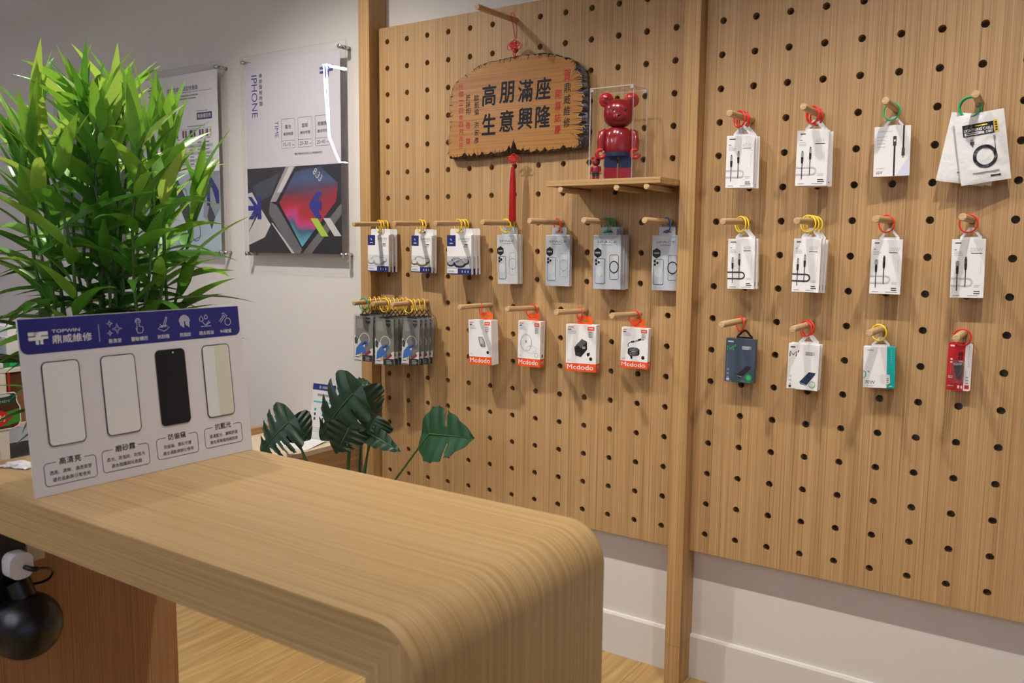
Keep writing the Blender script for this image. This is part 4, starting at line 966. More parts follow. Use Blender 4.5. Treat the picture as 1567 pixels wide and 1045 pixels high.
def r33(t, w, h):
    d = .03; b = MB(); tri_tab(b, .002, h / 2, .046, .027, d * .6, M_TAB); b.build('hang_tab', t, world=False)
    b = MB(); b.box(-w / 2, w * .245, 0, d, -h / 2, h / 2, M_WHITE); b.box(w * .245, w / 2, .0, d, -h / 2, h / 2, M_TEAL)
    b.greek(-w * .38, h * .43, w * .2, .003, 1, M_GREY)
    b.pp([(w * .02, -h * .2), (w * .1, -h * .155), (w * .34, -h * .17), (w * .36, -h * .37), (w * .24, -h * .42), (w * .06, -h * .36)], M_OFF, 2); b.line([(w * .1, -h * .155), (w * .12, -h * .36), (w * .24, -h * .42)], .0008, M_LGREY, 3)
    for k in range(3): b.rect(w * .25, -h * (.27 + .045 * k), w * .31, -h * (.25 + .045 * k), M_INK if k < 2 else M_REDP, 3)
    b.line([(-w * .5, -h * .09), (-w * .42, -h * .13), (-w * .42, -h * .22), (-w * .5, -h * .28)], .003, mat('aqua ink', (80, 184, 196), .4), 1); b.line([(-w * .36, -h * .09), (-w * .3, -h * .13)], .003, MATS['aqua ink'], 1)
    b.textc('70W', -w * .28, -h * .365, .009, M_INK, 1); b.greek(-w * .4, -h * .435, w * .28, .002, 1, M_LGREY)
    for k in range(7): b.rect(w * .37, h * (.42 - .045 * k), w * .385, h * (.432 - .045 * k), M_OFF, 1)
    b.rect(w * .32, -h * .455, w * .42, -h * .435, M_OFF, 1)
    b.build('box', t, world=False, bevel=.0008); return d
place('R33', 'charger_box', 'charger box', ['white and teal charger box on a yellow ring'], 'boxes with one of a kind pictures', r33, 'y', ringr=.021)
def r34(t, w, h):
    b = MB(); o = b.rr_pts(-w / 2, -h / 2, w / 2, h / 2, .005); i = [(math.cos(R(-90 + 360 * k / len(o))) * .006, h / 2 - .008 + math.sin(R(-90 + 360 * k / len(o))) * .003) for k in range(len(o))]
    b.frame(o, i, .004, .0052, M_REDP)
    b.map = lambda u, v, l: (u, .004 - l, v)
    b.pp([(w * .2, -h * .5 + .001), (w * .42, -h * .5 + .001), (w * .49, -h * .47), (w * .49, h * .47), (w * .42, h * .5 - .001), (w * .2, h * .5 - .001)], M_OFF, 1)
    b.greek(-w * .42, h * .44, w * .22, .004, 1, M_OFF, 1)
    for k, c in enumerate('超快'): b.text(c, -w * .08 , h * (.22 - .09 * k), w * .14, h * (.30 - .09 * k), M_BLACK, 2, .01)
    b.rect(-w * .04, h * .1, w * .12, h * .125, M_OFF, 2)
    for k in range(2): b.rect(-w * .38, h * (.07 + .06 * k), -w * .3, h * (.1 + .06 * k), M_OFF, 1)
    b.greek(-w * .43, -h * .2, w * .24, .002, 2, M_LGREY); b.greek(-w * .43, -h * .40, w * .3, .002, 1, M_LGREY)
    b.rect(-w * .04, -h * .45, w * .04, -h * .39, M_OFF, 1); b.rect(w * .1, -h * .45, w * .16, -h * .39, M_OFF, 1)
    for k in range(9): b.rect(w * .34, h * (.4 - .05 * k), w * .36, h * (.43 - .05 * k), M_GREY, 2)
    b.greek(w * .27, -h * .2, w * .14, .004, 3, M_GREY, 2); b.rect(w * .25, -h * .45, w * .43, -h * .37, M_REDP, 2)
    b.build('card', t, world=False)
    b = MB(); b.prism([(-w * .25, .01), (w * .14, .012), (w * .16, -.008), (w * .07, -.022), (w * .02, -.033), (-w * .06, -.03), (-w * .14, -.012)], -.010, .0035, M_INK)
    b.prism([(-w * .25, .01), (w * .14, .012), (w * .12, .006), (-w * .2, .004)], -.0115, -.010, M_GREY); b.build('car_charger', t, world=False, bevel=.002)
    b = MB(); b.box(-w * .32, w * .19, -.014, .0038, -h * .33, h * .13, M_POLY); b.build('blister', t, world=False, bevel=.004)
    return .005
place('R34', 'car_charger_pack', 'car charger pack', ['red blister card with a black car charger, on a single red ring'], 'boxes with one of a kind pictures', r34, 'r', ringr=.021)

M_MAIL = mat('white padded envelope', (232, 230, 228), .35, var=.03, scale=25, bump=.5)
def mailer(t, w, h, front=True):
    b = MB(); nu, nv = 18, 26
    for s_, off in ((-1, 0), (1, .009)):
        vs = []
        for j in range(nv + 1):
            for i in range(nu + 1):
                u = i / nu * 2 - 1; v = j / nv * 2 - 1
                e = max(0, 1 - abs(u) ** 4) * max(0, 1 - abs(v) ** 6)
                wob = .0006 * math.sin(u * 31 + v * 9) * math.cos(v * 37 - u * 5) + .0007 * math.sin(v * 17 + u * 3) + .0006 * math.sin(u * 11 - v * 23)
                vs.append((u * w / 2, .0045 + s_ * (.0003 + .004 * e + wob * e), v * h / 2))
        fs = [(j * (nu + 1) + i, j * (nu + 1) + i + 1, (j + 1) * (nu + 1) + i + 1, (j + 1) * (nu + 1) + i) for j in range(nv) for i in range(nu)]
        b.add(vs, fs, M_MAIL, True)
    def skin(u_, v_, l):
        u = max(-1, min(1, u_ / (w / 2))); v = max(-1, min(1, v_ / (h / 2)))
        e = max(0, 1 - abs(u) ** 4) * max(0, 1 - abs(v) ** 6)
        wob = .0006 * math.sin(u * 31 + v * 9) * math.cos(v * 37 - u * 5) + .0007 * math.sin(v * 17 + u * 3) + .0006 * math.sin(u * 11 - v * 23)
        return (u_, .0045 - (.0003 + .004 * e + wob * e) - .0003 - l, v_)
    b.map = skin; b.layer = .0006
    def patch(u0, v0, u1, v1, mt, l=1):
        for i in range(16):
            for j in range(8): b.pp([(u0 + (u1 - u0) * a / 16, v0 + (v1 - v0) * c / 8) for a, c in ((i, j), (i + 1, j), (i + 1, j + 1), (i, j + 1))], mt, l)
    b.rect = patch
    b.rect(-w * .36, h * .18, w * .26, h * .35, M_BLACK, 1); b.rect(w * .265, h * .19, w * .35, h * .36, M_YEL, 1)
    b.text('LIGHTNING CABLE', -w * .33, h * .245, w * .24, h * .285, M_WHITE, 2, .012); b.rect(-w * .1, h * .31, w * .14, h * .325, M_YEL, 2); b.rect(-w * .33, h * .195, w * .06, h * .232, M_WHITE, 2); b.rect(w * .09, h * .195, w * .23, h * .232, M_GREY, 2); b.greek(-w * .3, h * .222, w * .3, .0022, 1, M_INK, 3)
    for k in range(4): b.rect(w * .285, h * (.21 + .035 * k), w * .33, h * (.232 + .035 * k), M_INK, 2)
    for k in range(4): b.arc(w * .03, -h * .13, .027 - .002 * k, .028 - .002 * k, 0, 360, .0021, M_INK if k % 2 else M_BLACK, 2, 40)
    b.line([(-w * .19, h * .02), (-w * .2, h * .09)], .0018, M_INK, 2); b.line([(-w * .2, h * .09), (-w * .2, h * .135)], .007, M_GREY, 3); b.rect(-w * .24, h * .06, -w * .16, h * .10, M_INK, 4)
    b.line([(w * .25, -h * .08), (w * .25, h * .1)], .0018, M_INK, 2); b.line([(w * .25, h * .1), (w * .25, h * .15)], .005, M_GREY, 3)
    b.greek(-w * .25, -h * .345, w * .62, .003, 1, M_GREY, 2); b.greek(w * .1, -h * .405, w * .26, .004, 1, M_INK, 2)
    b.build('pouch', t, world=False); return .009
GE = 'white padded cable envelopes'
tm = place('R14', 'padded_envelope', 'padded envelope', ['front white padded envelope with black cable label and coiled cable picture'], GE, mailer, 'g', ringr=.024)
for o in bpy.data.objects:
    if o.parent == tm and o.name.startswith('hanging_ring'): o.scale = (1, 1, 1)
cx_, y, cz_, w, h, yaw, roll = FIT['R14']
for k, (dx, dy, dz, rl, lab) in enumerate(((-.022, .014, -.001, -6, 'white padded envelope fanned out just behind the front one'), (-.036, .027, .0, -9, 'rearmost white padded envelope, leaning furthest from the front one'))):
    c = copy_tree(tm); c.location = (cx_ + dx, y + dy, cz_ + dz); c.rotation_euler = (0, -R(rl), R(14)); c['label'] = lab
    TR = lambda o: Matrix.Translation(o.location) @ o.rotation_euler.to_matrix().to_4x4()
    for ch in list(bpy.data.objects):
        if ch.parent == c and ch.name.startswith('hanging_ring'):
            ch.matrix_basis = TR(c).inverted() @ Matrix.Translation((.0015 * k, .0065 + .006 * k, 0)) @ TR(tm)

# ------------------------------------------------------------------ reception counter
ZT = -1.2
XA, XB, YN, YB = .597, 1.725, -1.875, -1.43
ct = thing('reception_counter', 'light oak waterfall counter with rounded corner', 'counter', (1.16, -1.65, ZF))
th, rad = .073, .062
prof = [(XA, ZT)] + [(XB - rad + rad * math.sin(R(a)), ZT - rad + rad * math.cos(R(a))) for a in range(0, 91, 6)] + [(XB, ZF + .0005), (XB - .075, ZF + .0005), (XB - .075, ZT - th), (XA, ZT - th)]
n = len(prof); b = MB()
vs = [(x, YN, z) for x, z in prof] + [(x, YB, z) for x, z in prof]
b.add(vs, [(i, n + i, n + i + 1, i + 1) for i in range(0, n - 4)], W_TOP, True)
b.add(vs, [(i, n + i, n + (i + 1) % n, (i + 1) % n) for i in range(n - 4, n)], W_TOP)
m = 8; ic = n - 2     # mitre from the inner corner to the middle of the rounded corner
for y, fl in ((YN, 1), (YB, 0)):
    sl = [prof[0]] + prof[1:m + 1] + [prof[ic], prof[n - 1]]; lg = prof[m:n - 3] + [prof[n - 3], prof[ic]]
    for pts, mt in ((sl, W_SLAB), (lg, W_LEG)):
        P = [(x, y, z) for x, z in pts]
        b.add(P, [tuple(range(len(P))) if fl == 0 else tuple(range(len(P) - 1, -1, -1))], mt)
o = b.build('waterfall_top', ct)
for p in o.data.polygons: p.use_smooth = p.use_smooth
b = MB(); b.box(XA + .003, XA + .038, YN + .012, YB, ZF + .0005, ZT - th - .0005, W_SIDE); b.build('side_panel', ct, bevel=.0008)

# things under the counter, on the side panel
XS = XA + .0385
M_DPL = mat('black device plastic', (14, 14, 17), .3)
b = MB(); b.box(XS, XS + .012, -1.757, -1.722, -1.398, -1.292, M_CREAM); b.box(XS + .012, XS + .016, -1.748, -1.731, -1.33, -1.312, M_OFF)
tag(b.build('wall_socket', bevel=.002), 'cream socket plate on the side panel under the counter', 'socket')
t = thing('spherical_camera', 'black ball shaped camera on a bracket under the counter', 'camera', (XS + .07, -1.80, -1.56))
b = MB(); b.sphere((XS + .075, -1.795, -1.492), .062, M_DPL, 36, 24); b.build('ball', t)
b = MB(); b.tube([(XS + .075, -1.795, -1.44), (XS + .06, -1.80, -1.41)], .022, M_DPL, 16); b.box(XS + .0005, XS + .05, -1.86, -1.775, -1.45, -1.30, M_DPL); b.build('bracket', t, bevel=.003)
t = thing('charger_plug', 'white round charger plugged in under the counter', 'charger', (XS + .07, -1.805, -1.40))
b = MB(); pts = b.rr_pts(-.021, -.024, .021, .024, .016); b.prism(pts, 0, .03, M_OFF); b.v = [(XS + .0512 + yy, -1.8 + xx, -1.375 + zz) for xx, yy, zz in b.v]; b.build('plug_body', t, bevel=.004)
KP = [Vector(p) for p in ((XS + .075, -1.797, -1.377), (XS + .081, -1.795, -1.378), (XS + .095, -1.788, -1.381), (XS + .096, -1.765, -1.386), (XS + .082, -1.745, -1.402), (XS + .058, -1.742, -1.424), (XS + .035, -1.755, -1.434), (XS + .02, -1.775, -1.43), (XS + .01, -1.78, -1.428))]
CP = []
for k in range(1, len(KP) - 2):
    for q in range(6):
        w_ = q / 6; a0, a1, a2, a3 = KP[k - 1:k + 3]
        CP.append(.5 * (2 * a1 + (a2 - a0) * w_ + (2 * a0 - 5 * a1 + 4 * a2 - a3) * w_ * w_ + (3 * a1 - a0 - 3 * a2 + a3) * w_ ** 3))
b = MB(); b.tube(CP, [.0048 if k < 9 else .0026 for k in range(len(CP))], M_DPL, 8); b.build('cable', t)

# ------------------------------------------------------------------ display board on the counter
M_SIGN = mat('glossy white sign board', (214, 210, 212), .18)
M_SBLUE = mat('sign royal blue', (38, 42, 116), .25)
uS = Vector((math.cos(R(88.27)), math.sin(R(88.27)), 0)); nS0 = Vector((uS.y, -uS.x, 0)); LE = R(6.3)
vS = Vector((0, 0, 1)) * math.cos(LE) - nS0 * math.sin(LE); nS = nS0 * math.cos(LE) + Vector((0, 0, 1)) * math.sin(LE)
BL = Vector((.901, -1.86, ZT + .0006))
t = thing('display_board', 'white screen protector display board with blue header, leaning on the counter', 'display board', tuple(BL))
smap = lambda u, v, l: tuple(BL + uS * u + vS * v + nS * l)
SW, SH = .43, .296
b = MB(smap); b.layer = .00025
for l0, l1 in ((0, -.003),):
    c = [smap(u, v, l) for l in (l0, l1) for u, v in ((0, 0), (SW, 0), (SW, SH), (0, SH))]
    b.add(c, [(0, 1, 2, 3), (7, 6, 5, 4), (0, 4, 5, 1), (1, 5, 6, 2), (2, 6, 7, 3), (3, 7, 4, 0)], M_SIGN)
S_W = M_OFF
b.pp(b.rr_pts(.001, .2365, SW - .0035, SH - .001, .013, 5, (1, 0, 0, 1)), M_SBLUE, 1)
for (u0, v0, u1, v1) in ((.0152, .2665, .030, .2725), (.0152, .2588, .030, .2645)): b.rect(u0, v0, u1, v1, S_W, 2)
b.pp([(.028, .2588), (.036, .2588), (.036, .2725), (.024, .2725), (.0225, .2665), (.030, .2665)], S_W, 2)
b.pp([(.0265, .2518), (.0312, .2518), (.0312, .262), (.036, .2665), (.047, .2665), (.047, .2728), (.034, .2728), (.0265, .266)], S_W, 3)
b.pp([(.0335, .2518), (.0382, .2518), (.0382, .2588), (.0395, .2605), (.047, .2605), (.047, .2648), (.037, .2648), (.0335, .261)], S_W, 3)
b.text('TOPWIN', .0538, .2692, .1012, .2745, S_W, 2, .012); b.text('鼎威維修', .0535, .2512, .1212, .2655, S_W, 2, .008)
b.rect(.1342, .2475, .1348, .2775, S_W, 2)
lw = .0008
def star(u, v, r): b.pp([(u + (r if k % 2 == 0 else r * .28) * math.sin(R(45 * k)), v + (r if k % 2 == 0 else r * .28) * math.cos(R(45 * k))) for k in range(8)], S_W, 2)
def starl(u, v, r): b.line([(u + (r if k % 2 == 0 else r * .3) * math.sin(R(45 * k)), v + (r if k % 2 == 0 else r * .3) * math.cos(R(45 * k))) for k in range(8)], lw, S_W, 2, True)
starl(.168, .268, .0095); starl(.155, .278, .006); starl(.154, .261, .0055)
# finger
b.arc(.2085, .2785, .005, .005, -30, 210, lw, S_W, 2); b.arc(.2085, .2785, .0028, .0028, -30, 210, lw, S_W, 2)
b.line([(.2055, .264), (.2065, .277), (.2105, .277), (.2105, .2695), (.217, .268), (.2175, .263), (.215, .257), (.207, .257), (.2035, .2655)], lw, S_W, 2, True)
# blade over a surface
b.line([(.247, .262), (.259, .2565), (.2705, .263), (.258, .268)], lw, S_W, 2, True); b.line([(.257, .264), (.265, .283), (.2672, .2825), (.261, .264)], lw, S_W, 2); b.line([(.257, .264), (.252, .27)], lw, S_W, 2); b.line([(.256, .264), (.250, .266)], lw, S_W, 2); b.line([(.26, .264), (.266, .268)], lw, S_W, 2)
# fingerprint
for k in range(5):
    r = .0026 + .0021 * k
    b.arc(.303, .271, r, r * 1.12, -20 if k % 2 else 0, 200 if k % 2 else 180, .0011, S_W, 2)
    if k < 4:
        b.rect(.303 - r - .0005, .2605 + .0014 * k, .303 - r + .0006, .271, S_W, 2); b.rect(.303 + r - .0006, .2605 + .0016 * (3 - k), .303 + r + .0005, .271, S_W, 2)
# drops
def drop(u, v, s): b.line([(u, v + 1.6 * s)] + [(u + s * math.cos(R(a)), v + s * math.sin(R(a))) for a in range(30, -211, -30)], lw, S_W, 2, True)
drop(.340, .2735, .0042); drop(.3505, .277, .0034); b.line([(.338, .2595), (.3605, .2595)], lw, S_W, 2); b.line([(.342, .268), (.349, .261), (.357, .270)], lw, S_W, 2); b.line([(.351, .262), (.3595, .267)], lw, S_W, 2)
# hammer and apple
b.line([(.3805, .267), (.3835, .2645), (.394, .277), (.391, .279)], lw, S_W, 2, True); b.line([(.387, .281), (.392, .283), (.399, .276), (.396, .274)], lw, S_W, 2); b.arc(.3995, .265, .0068, .0072, 0, 360, lw, S_W, 2, 22)
for s_, u in (('易清潔', .1618), ('靈敏觸控', .209), ('抗刮傷', .2565), ('抗指紋', .3025), ('疏水疏油', .3485), ('9H硬度', .393)): b.textc(s_, u, .2468, .0076, S_W, 2, .006)
for u0, u1, ttl, la, lb in ((.018, .106, '高清亮', '透亮、清晰、通透質感', '適合追劇與日常使用'), (.117, .205, '磨砂霧', '柔光、防指紋、防眩光', '適合閱讀與玩遊戲'), (.221, .307, '防偷窺', '防偷窺、隱私守護', '適合通勤與辦公使用'), (.3225, .4085, '抗藍光', '過濾藍光、護眼舒適', '適合長時間用眼族群')):
    mid = (u0 + u1) / 2; dz = .0022 * (u0 - .018) / .1
    z0, z1 = .0150 + dz, .0535 + dz
    q = b.rr_pts(u0, z0, u1, z1, .006)
    path = [(mid + .024, z1)] + [p for p in q[6:12]][::-1][:0]
    rt = [(mid + .024, z1)] + q[6:12][::-1] + q[0:6][::-1] + q[18:24][::-1] + q[12:18][::-1] + [(mid - .024, z1)]
    b.line(rt, .0011, M_BLUE, 1)
    b.textc(ttl, mid, z1, .0118, M_BLACK, 1, .012); b.textc(la, mid, .0365 + dz, .0072, M_INK, 1, .006, squeeze=.93); b.textc(lb, mid, .0245 + dz, .0072, M_INK, 1, .006, squeeze=.93)
b.build('board', t)
b = MB(); P0 = BL + uS * .215 + vS * .2 - nS * .004; P1 = Vector((BL.x - .085, P0.y, ZT + .001))
for s_ in (-.03, .03):
    b.tube([P0 + uS * s_, P1 + uS * s_], .003, M_SIGN, 8)
b.build('easel_strut', t)
M_GLS = mat('clear protector glass', (224, 223, 220), .06); M_MATT = mat('matte protector glass', (218, 217, 214), .35); M_PRIV = mat('privacy protector glass', (22, 22, 25), .12); M_ANTI = mat('anti blue light glass', (216, 218, 214), .08)
for (u0, u1, mt, lab) in ((.0302, .0935, M_GLS, 'clear glossy protector'), (.1308, .1953, M_MATT, 'matte frosted protector'), (.235, .2965, M_PRIV, 'black privacy protector'), (.3338, .396, M_ANTI, 'faintly yellow protector')):
    b = MB(smap); b.layer = .001
    o = b.rr_pts(u0, .0795, u1, .222, .009, 7); k = len(o); i = b.rr_pts(u0 + .0016, .0811, u1 - .0016, .2204, .0076, 7)
    fr = M_BLACK
    c = [smap(u, v, .0006) for u, v in o] + [smap(u, v, .0014) for u, v in o] + [smap(u, v, .0014) for u, v in i]
    b.add(c, [(q, (q + 1) % k, k + (q + 1) % k, k + q) for q in range(k)] + [(k + q, k + (q + 1) % k, 2 * k + (q + 1) % k, 2 * k + q) for q in range(k)], fr)
    b.add([smap(u, v, .00138) for u, v in i], [tuple(range(k))], mt)
    mid = (u0 + u1) / 2; b.rect(mid - .009, .2202, mid + .009, .2214, fr, 1.6)
    if mt is M_PRIV: b.ell(mid + .006, .2152, .0016, .0017, M_OFF, 1.7)
    if mt is M_ANTI: b.rect(mid - .003, .082, mid + .027, .2195, mat('straw tinted glass', (208, 206, 186), .08), 1.6)
    tag(b.build('screen_protector', t), lab)

# small sweets packet behind the board
M_PACK = mat('crumpled foil wrapper', (214, 204, 204), .3, var=.12, scale=90, bump=.4)
rnd = random.Random(5)
for k, (px, py, ang, lab) in enumerate(((.672, -1.772, 20, 'crumpled white sweet wrapper behind the display board, nearer the counter edge'), (.688, -1.735, -35, 'crumpled white sweet wrapper tucked close behind the display board'))):
    b = MB(); nu, nv = 12, 9; g = R(ang); gd = {}
    for s_ in (0, 1):
        vs = []
        for j in range(nv + 1):
            for i in range(nu + 1):
                u = i / nu * 2 - 1; v = j / nv * 2 - 1; e = max(0, 1 - u * u) * max(0, 1 - v * v)
                if (i, j) not in gd: gd[(i, j)] = (rnd.uniform(-.003, .003), rnd.uniform(0, .0025))
                j1, j2 = gd[(i, j)]
                x = u * .03 + j1; y = v * (.016 + .004 * abs(u)) + j1
                z = .0006 + s_ * (.0005 + .009 * e) + (j2 if s_ else 0)
                vs.append((px + x * math.cos(g) - y * math.sin(g), py + x * math.sin(g) + y * math.cos(g), ZT + z))
        fs = [(j * (nu + 1) + i, j * (nu + 1) + i + 1, (j + 1) * (nu + 1) + i + 1, (j + 1) * (nu + 1) + i) for j in range(nv) for i in range(nu)]
        b.add(vs, fs, M_PACK)
    b.rect(0, 0, 0, 0, M_REDP) if False else None
    tag(b.build('sweet_wrapper'), lab, 'wrapper', 'sweet wrappers on the counter')

# ------------------------------------------------------------------ low cabinet by the far post
b = MB()
XC0, XC1, YC0, YC1, ZCB = -.60, -.20, -.45, .0355, -1.6
t = thing('low_cabinet', 'low oak cabinet against the white wall behind the split leaf plant', 'cabinet', ((XC0 + XC1) / 2, (YC0 + YC1) / 2, ZF))
b.box(XC0, XC1, YC0, YC1, ZF + .0005, ZCB - .0205, W_DESK); b.build('cabinet_body', t, bevel=.001)
b = MB(); b.box(XC0, XC1, YC0, YC1, ZCB - .02, ZCB, mat('pale cabinet top', (216, 198, 170), .5)); b.build('cabinet_top', t, bevel=.001)
b = MB(); b.box(XC0 - .02, XC0 - .0005, YC0, YC1, ZF + .0005, ZCB + .03, W_DESK); b.build('raised_edge', t, bevel=.001)
b = MB(); vs = []
for i in range(7):
    for j in range(5): vs.append((-.41 + .2 * i / 6 - .01 * j, -.26 + .15 * j / 4, ZCB + .001 + .008 * (i / 6) ** 2 * (j / 4)))
b.add(vs, [(i * 5 + j, (i + 1) * 5 + j, (i + 1) * 5 + j + 1, i * 5 + j + 1) for i in range(6) for j in range(4)], M_WHITE, True)
tag(b.build('paper_sheet'), 'white paper sheet lying on the low cabinet', 'paper')
t = thing('brochure_stand', 'small white leaflet with blue header standing on the low cabinet', 'leaflet stand', (-.30, -.08, ZCB))
q0 = Vector((-.37, -.10, ZCB + .002)); uu = Vector((.986, .03, 0)).normalized(); vv = Vector((.055, .10, 1)).normalized(); nn = uu.cross(vv)
bm_ = lambda u, v, l: tuple(q0 + uu * u + vv * v + nn * l)
b = MB(bm_)
c = [bm_(u, v, l) for l in (0, -.002) for u, v in ((0, 0), (.13, 0), (.13, .235), (0, .235))]
b.add(c, [(0, 1, 2, 3), (7, 6, 5, 4), (0, 4, 5, 1), (1, 5, 6, 2), (2, 6, 7, 3), (3, 7, 4, 0)], M_OFF)
b.rect(0, .208, .13, .235, M_BLUE, 1); b.ell(.042, .221, .006, .007, M_GREY, 2); b.rect(.055, .216, .11, .226, M_GREY, 2); b.greek(.03, .193, .08, .01, 1, M_GREY); b.rect(.01, .155, .12, .162, MATS['aqua ink'], 1)
for k in range(6): b.rect(.02 + .045 * (k % 2), .12 - .02 * (k // 2), .03 + .045 * (k % 2), .132 - .02 * (k // 2), M_INK if k % 3 else M_TEAL, 1)
b.greek(.008, .05, .1, .004, 3, M_LGREY); b.build('leaflet', t)
b = MB(); b.box(-.37, -.24, -.108, -.03, ZCB + .0003, ZCB + .0018, M_ACRE); b.build('stand_foot', t)

# ------------------------------------------------------------------ split leaf plant
M_LEAF = mat('dark monstera leaf', (27, 52, 31), .42, var=.18, scale=14)
M_LEAF2 = mat('mid monstera leaf', (36, 72, 42), .45, var=.15, scale=14)
M_VEIN = mat('pale leaf vein', (58, 92, 50), .45)
M_STEM = mat('green stem', (52, 84, 40), .45)
def monstera_leaf(B, tip, nrm, width, gaps, m_, droop=.25, name='leaf', parent=None, fold=.15, seed=0):
    rnd = random.Random(seed)
    B = Vector(B); ax = Vector(tip) - B; L = ax.length; ax.normalize(); nrm = Vector(nrm); nrm = (nrm - ax * nrm.dot(ax)).normalized(); sd = ax.cross(nrm)
    nt_, nr = 64, 9; b = MB()
    gs = [[.24 + .62 * (k + .5 + rnd.uniform(-.2, .2)) / max(1, gp_) for k in range(gp_)] for gp_ in gaps]; gw = [.046 if gp_ > 2 else .03 for gp_ in gaps]
    for si, s_ in enumerate((-1, 1)):
        vs = []
        for i in range(nt_ + 1):
            t_ = i / nt_
            ox = -.20 + 1.20 * t_ - .05 * math.sin(PI * t_); oy = .5 * (math.sin(PI * min(1, t_ ** .62)) ** .8 if 0 < t_ < 1 else 0) * (1 + .02 * math.sin(t_ * 40))
            mx_ = max(0, (t_ - .14) / .86)
            ox = ox * (1 if t_ > .05 else 1)
            for j in range(nr + 1):
                r = j / nr
                x = (mx_ * (1 - r) + ox * r) * L; y = oy * r * width * s_
                z = fold * abs(y) - droop * (y / (width * .5)) ** 2 * width * .5 * .55 - droop * .5 * max(0, x / L) ** 2 * L + .004 * math.sin(t_ * 34) * r
                vs.append(B + ax * x + sd * y + nrm * z)
        fv, fl = [], []
        for i in range(nt_):
            t_ = (i + .5) / nt_
            for j in range(nr):
                r = (j + .5) / nr
                if any(abs(t_ - g) < .010 + gw[si] * (r - .3) and r > .32 for g in gs[si]): continue
                f = (i * (nr + 1) + j, (i + 1) * (nr + 1) + j, (i + 1) * (nr + 1) + j + 1, i * (nr + 1) + j + 1)
                fl.append(f if s_ > 0 else f[::-1])
        b.add(vs, fl, m_, True)
    mid = [B + ax * (L * k / 10) - nrm * (droop * .5 * (k / 10) ** 2 * L) + nrm * .0012 for k in range(11)]
    b.tube(mid, [.0035 * (1 - .085 * k) for k in range(11)], M_VEIN, 6)
    o = b.build(name, parent)
    return o
ROOT = Vector((.16, -.42, ZF + .36))
t = thing('split_leaf_plant', 'dark green split leaf houseplant in the corner behind the counter', 'plant', (ROOT.x, ROOT.y, ZF))
b = MB(); b.lathe((ROOT.x, ROOT.y, ZF), [(.001, .001), (.11, .001), (.125, .02), (.15, .3), (.158, .31), (.158, .335), (.145, .335), (.14, .30), (.001, .30)], mat('white ceramic pot', (222, 218, 212), .3), 36); b.build('pot', t)
b = MB(); b.lathe((ROOT.x, ROOT.y, ZF), [(.001, .312), (.139, .312)], mat('dark soil', (50, 38, 28), .9, var=.3, bump=.5)); b.build('soil', t)
CV = Vector((.70, -.70, .15))
LEAVES = [  # base px, tip px, plane y at base and tip, normal, width, gaps, material, droop
 ((540, 603), (474, 672), -.42, -.47, (.52, -.52, .68), .25, (4, 3), M_LEAF, .46, 1),
 ((442, 646), (390, 690), -.42, -.50, (.50, -.42, .76), .24, (4, 3), M_LEAF, .5, 2),
 ((657, 664), (722, 670), -.28, -.34, (.45, -.80, .28), .20, (1, 1), M_LEAF2, .12, 3),
 ((556, 604), (578, 648), -.36, -.30, (.75, -.45, .3), .16, (1, 2), M_LEAF, .25, 4),
 ((566, 664), (611, 690), -.40, -.42, (.55, -.75, .3), .075, (0, 1), M_LEAF, .15, 5),
 ((534, 655), (514, 695), -.46, -.50, (.80, -.55, .2), .15, (1, 0), M_LEAF, .2, 6),
 ((538, 594), (568, 586), -.33, -.30, (.1, -.45, .8), .12, (0, 0), M_LEAF, .3, 7),
 ((448, 648), (476, 672), -.40, -.36, (.70, -.55, .35), .15, (0, 0), M_LEAF, .35, 8),
 ((575, 640), (562, 664), -.38, -.42, (.8, -.5, .25), .15, (0, 0), M_LEAF, .2, 9),
]
for (bp, tp, y0, y1, nn_, w_, gp, mm, dr, sd_) in LEAVES:
    B = at(*bp, y0); Tt = at(*tp, y1)
    monstera_leaf(B, Tt, nn_, w_, gp, mm, dr, 'leaf', t, seed=sd_)
    b = MB(); S0 = ROOT + Vector((random.uniform(-.04, .04), random.uniform(-.04, .04), -.05)); mid = (S0 + B) / 2 + Vector(((B.x - S0.x) * .12, 0, .06))
    pts = [S0 * (1 - s_) ** 2 + mid * 2 * s_ * (1 - s_) + B * s_ * s_ for s_ in [k / 10 for k in range(11)]]
    b.tube(pts, [.0052 - .0002 * k for k in range(11)], M_STEM, 8); b.build('stem', t)

# ------------------------------------------------------------------ tall leafy plant on the left
PC = Vector((.20, -1.30, ZF))
t = thing('tall_bamboo_plant', 'tall bright green bamboo like plant behind the display board', 'plant', tuple(PC))
b = MB(); b.lathe(tuple(PC), [(.001, .001), (.085, .001), (.095, .03), (.115, .36), (.122, .37), (.122, .40), (.108, .40), (.105, .36), (.001, .36)], mat('dark glazed pot', (70, 44, 40), .25), 36); b.build('pot', t)
b = MB(); b.lathe(tuple(PC), [(.001, .37), (.104, .37)], MATS['dark soil']); b.build('soil', t)
def leafmat(name, col):
    m = mat(name, col, .38, var=.10, scale=9); nt = m.node_tree; N = nt.nodes; L = nt.links
    bs = N['Principled BSDF']; tr = N.new('ShaderNodeBsdfTranslucent'); mx = N.new('ShaderNodeMixShader'); mx.inputs[0].default_value = .3
    tr.inputs[0].default_value = rgb(min(255, col[0] * 1.25), min(255, col[1] * 1.15), col[2])
    L.new(bs.outputs[0], mx.inputs[1]); L.new(tr.outputs[0], mx.inputs[2]); L.new(mx.outputs[0], N['Material Output'].inputs[0]); return m
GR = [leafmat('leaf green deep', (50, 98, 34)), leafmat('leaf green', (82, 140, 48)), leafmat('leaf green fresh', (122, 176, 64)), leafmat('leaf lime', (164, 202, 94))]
M_CANE = mat('green cane', (70, 104, 44), .4)
rnd = random.Random(21)
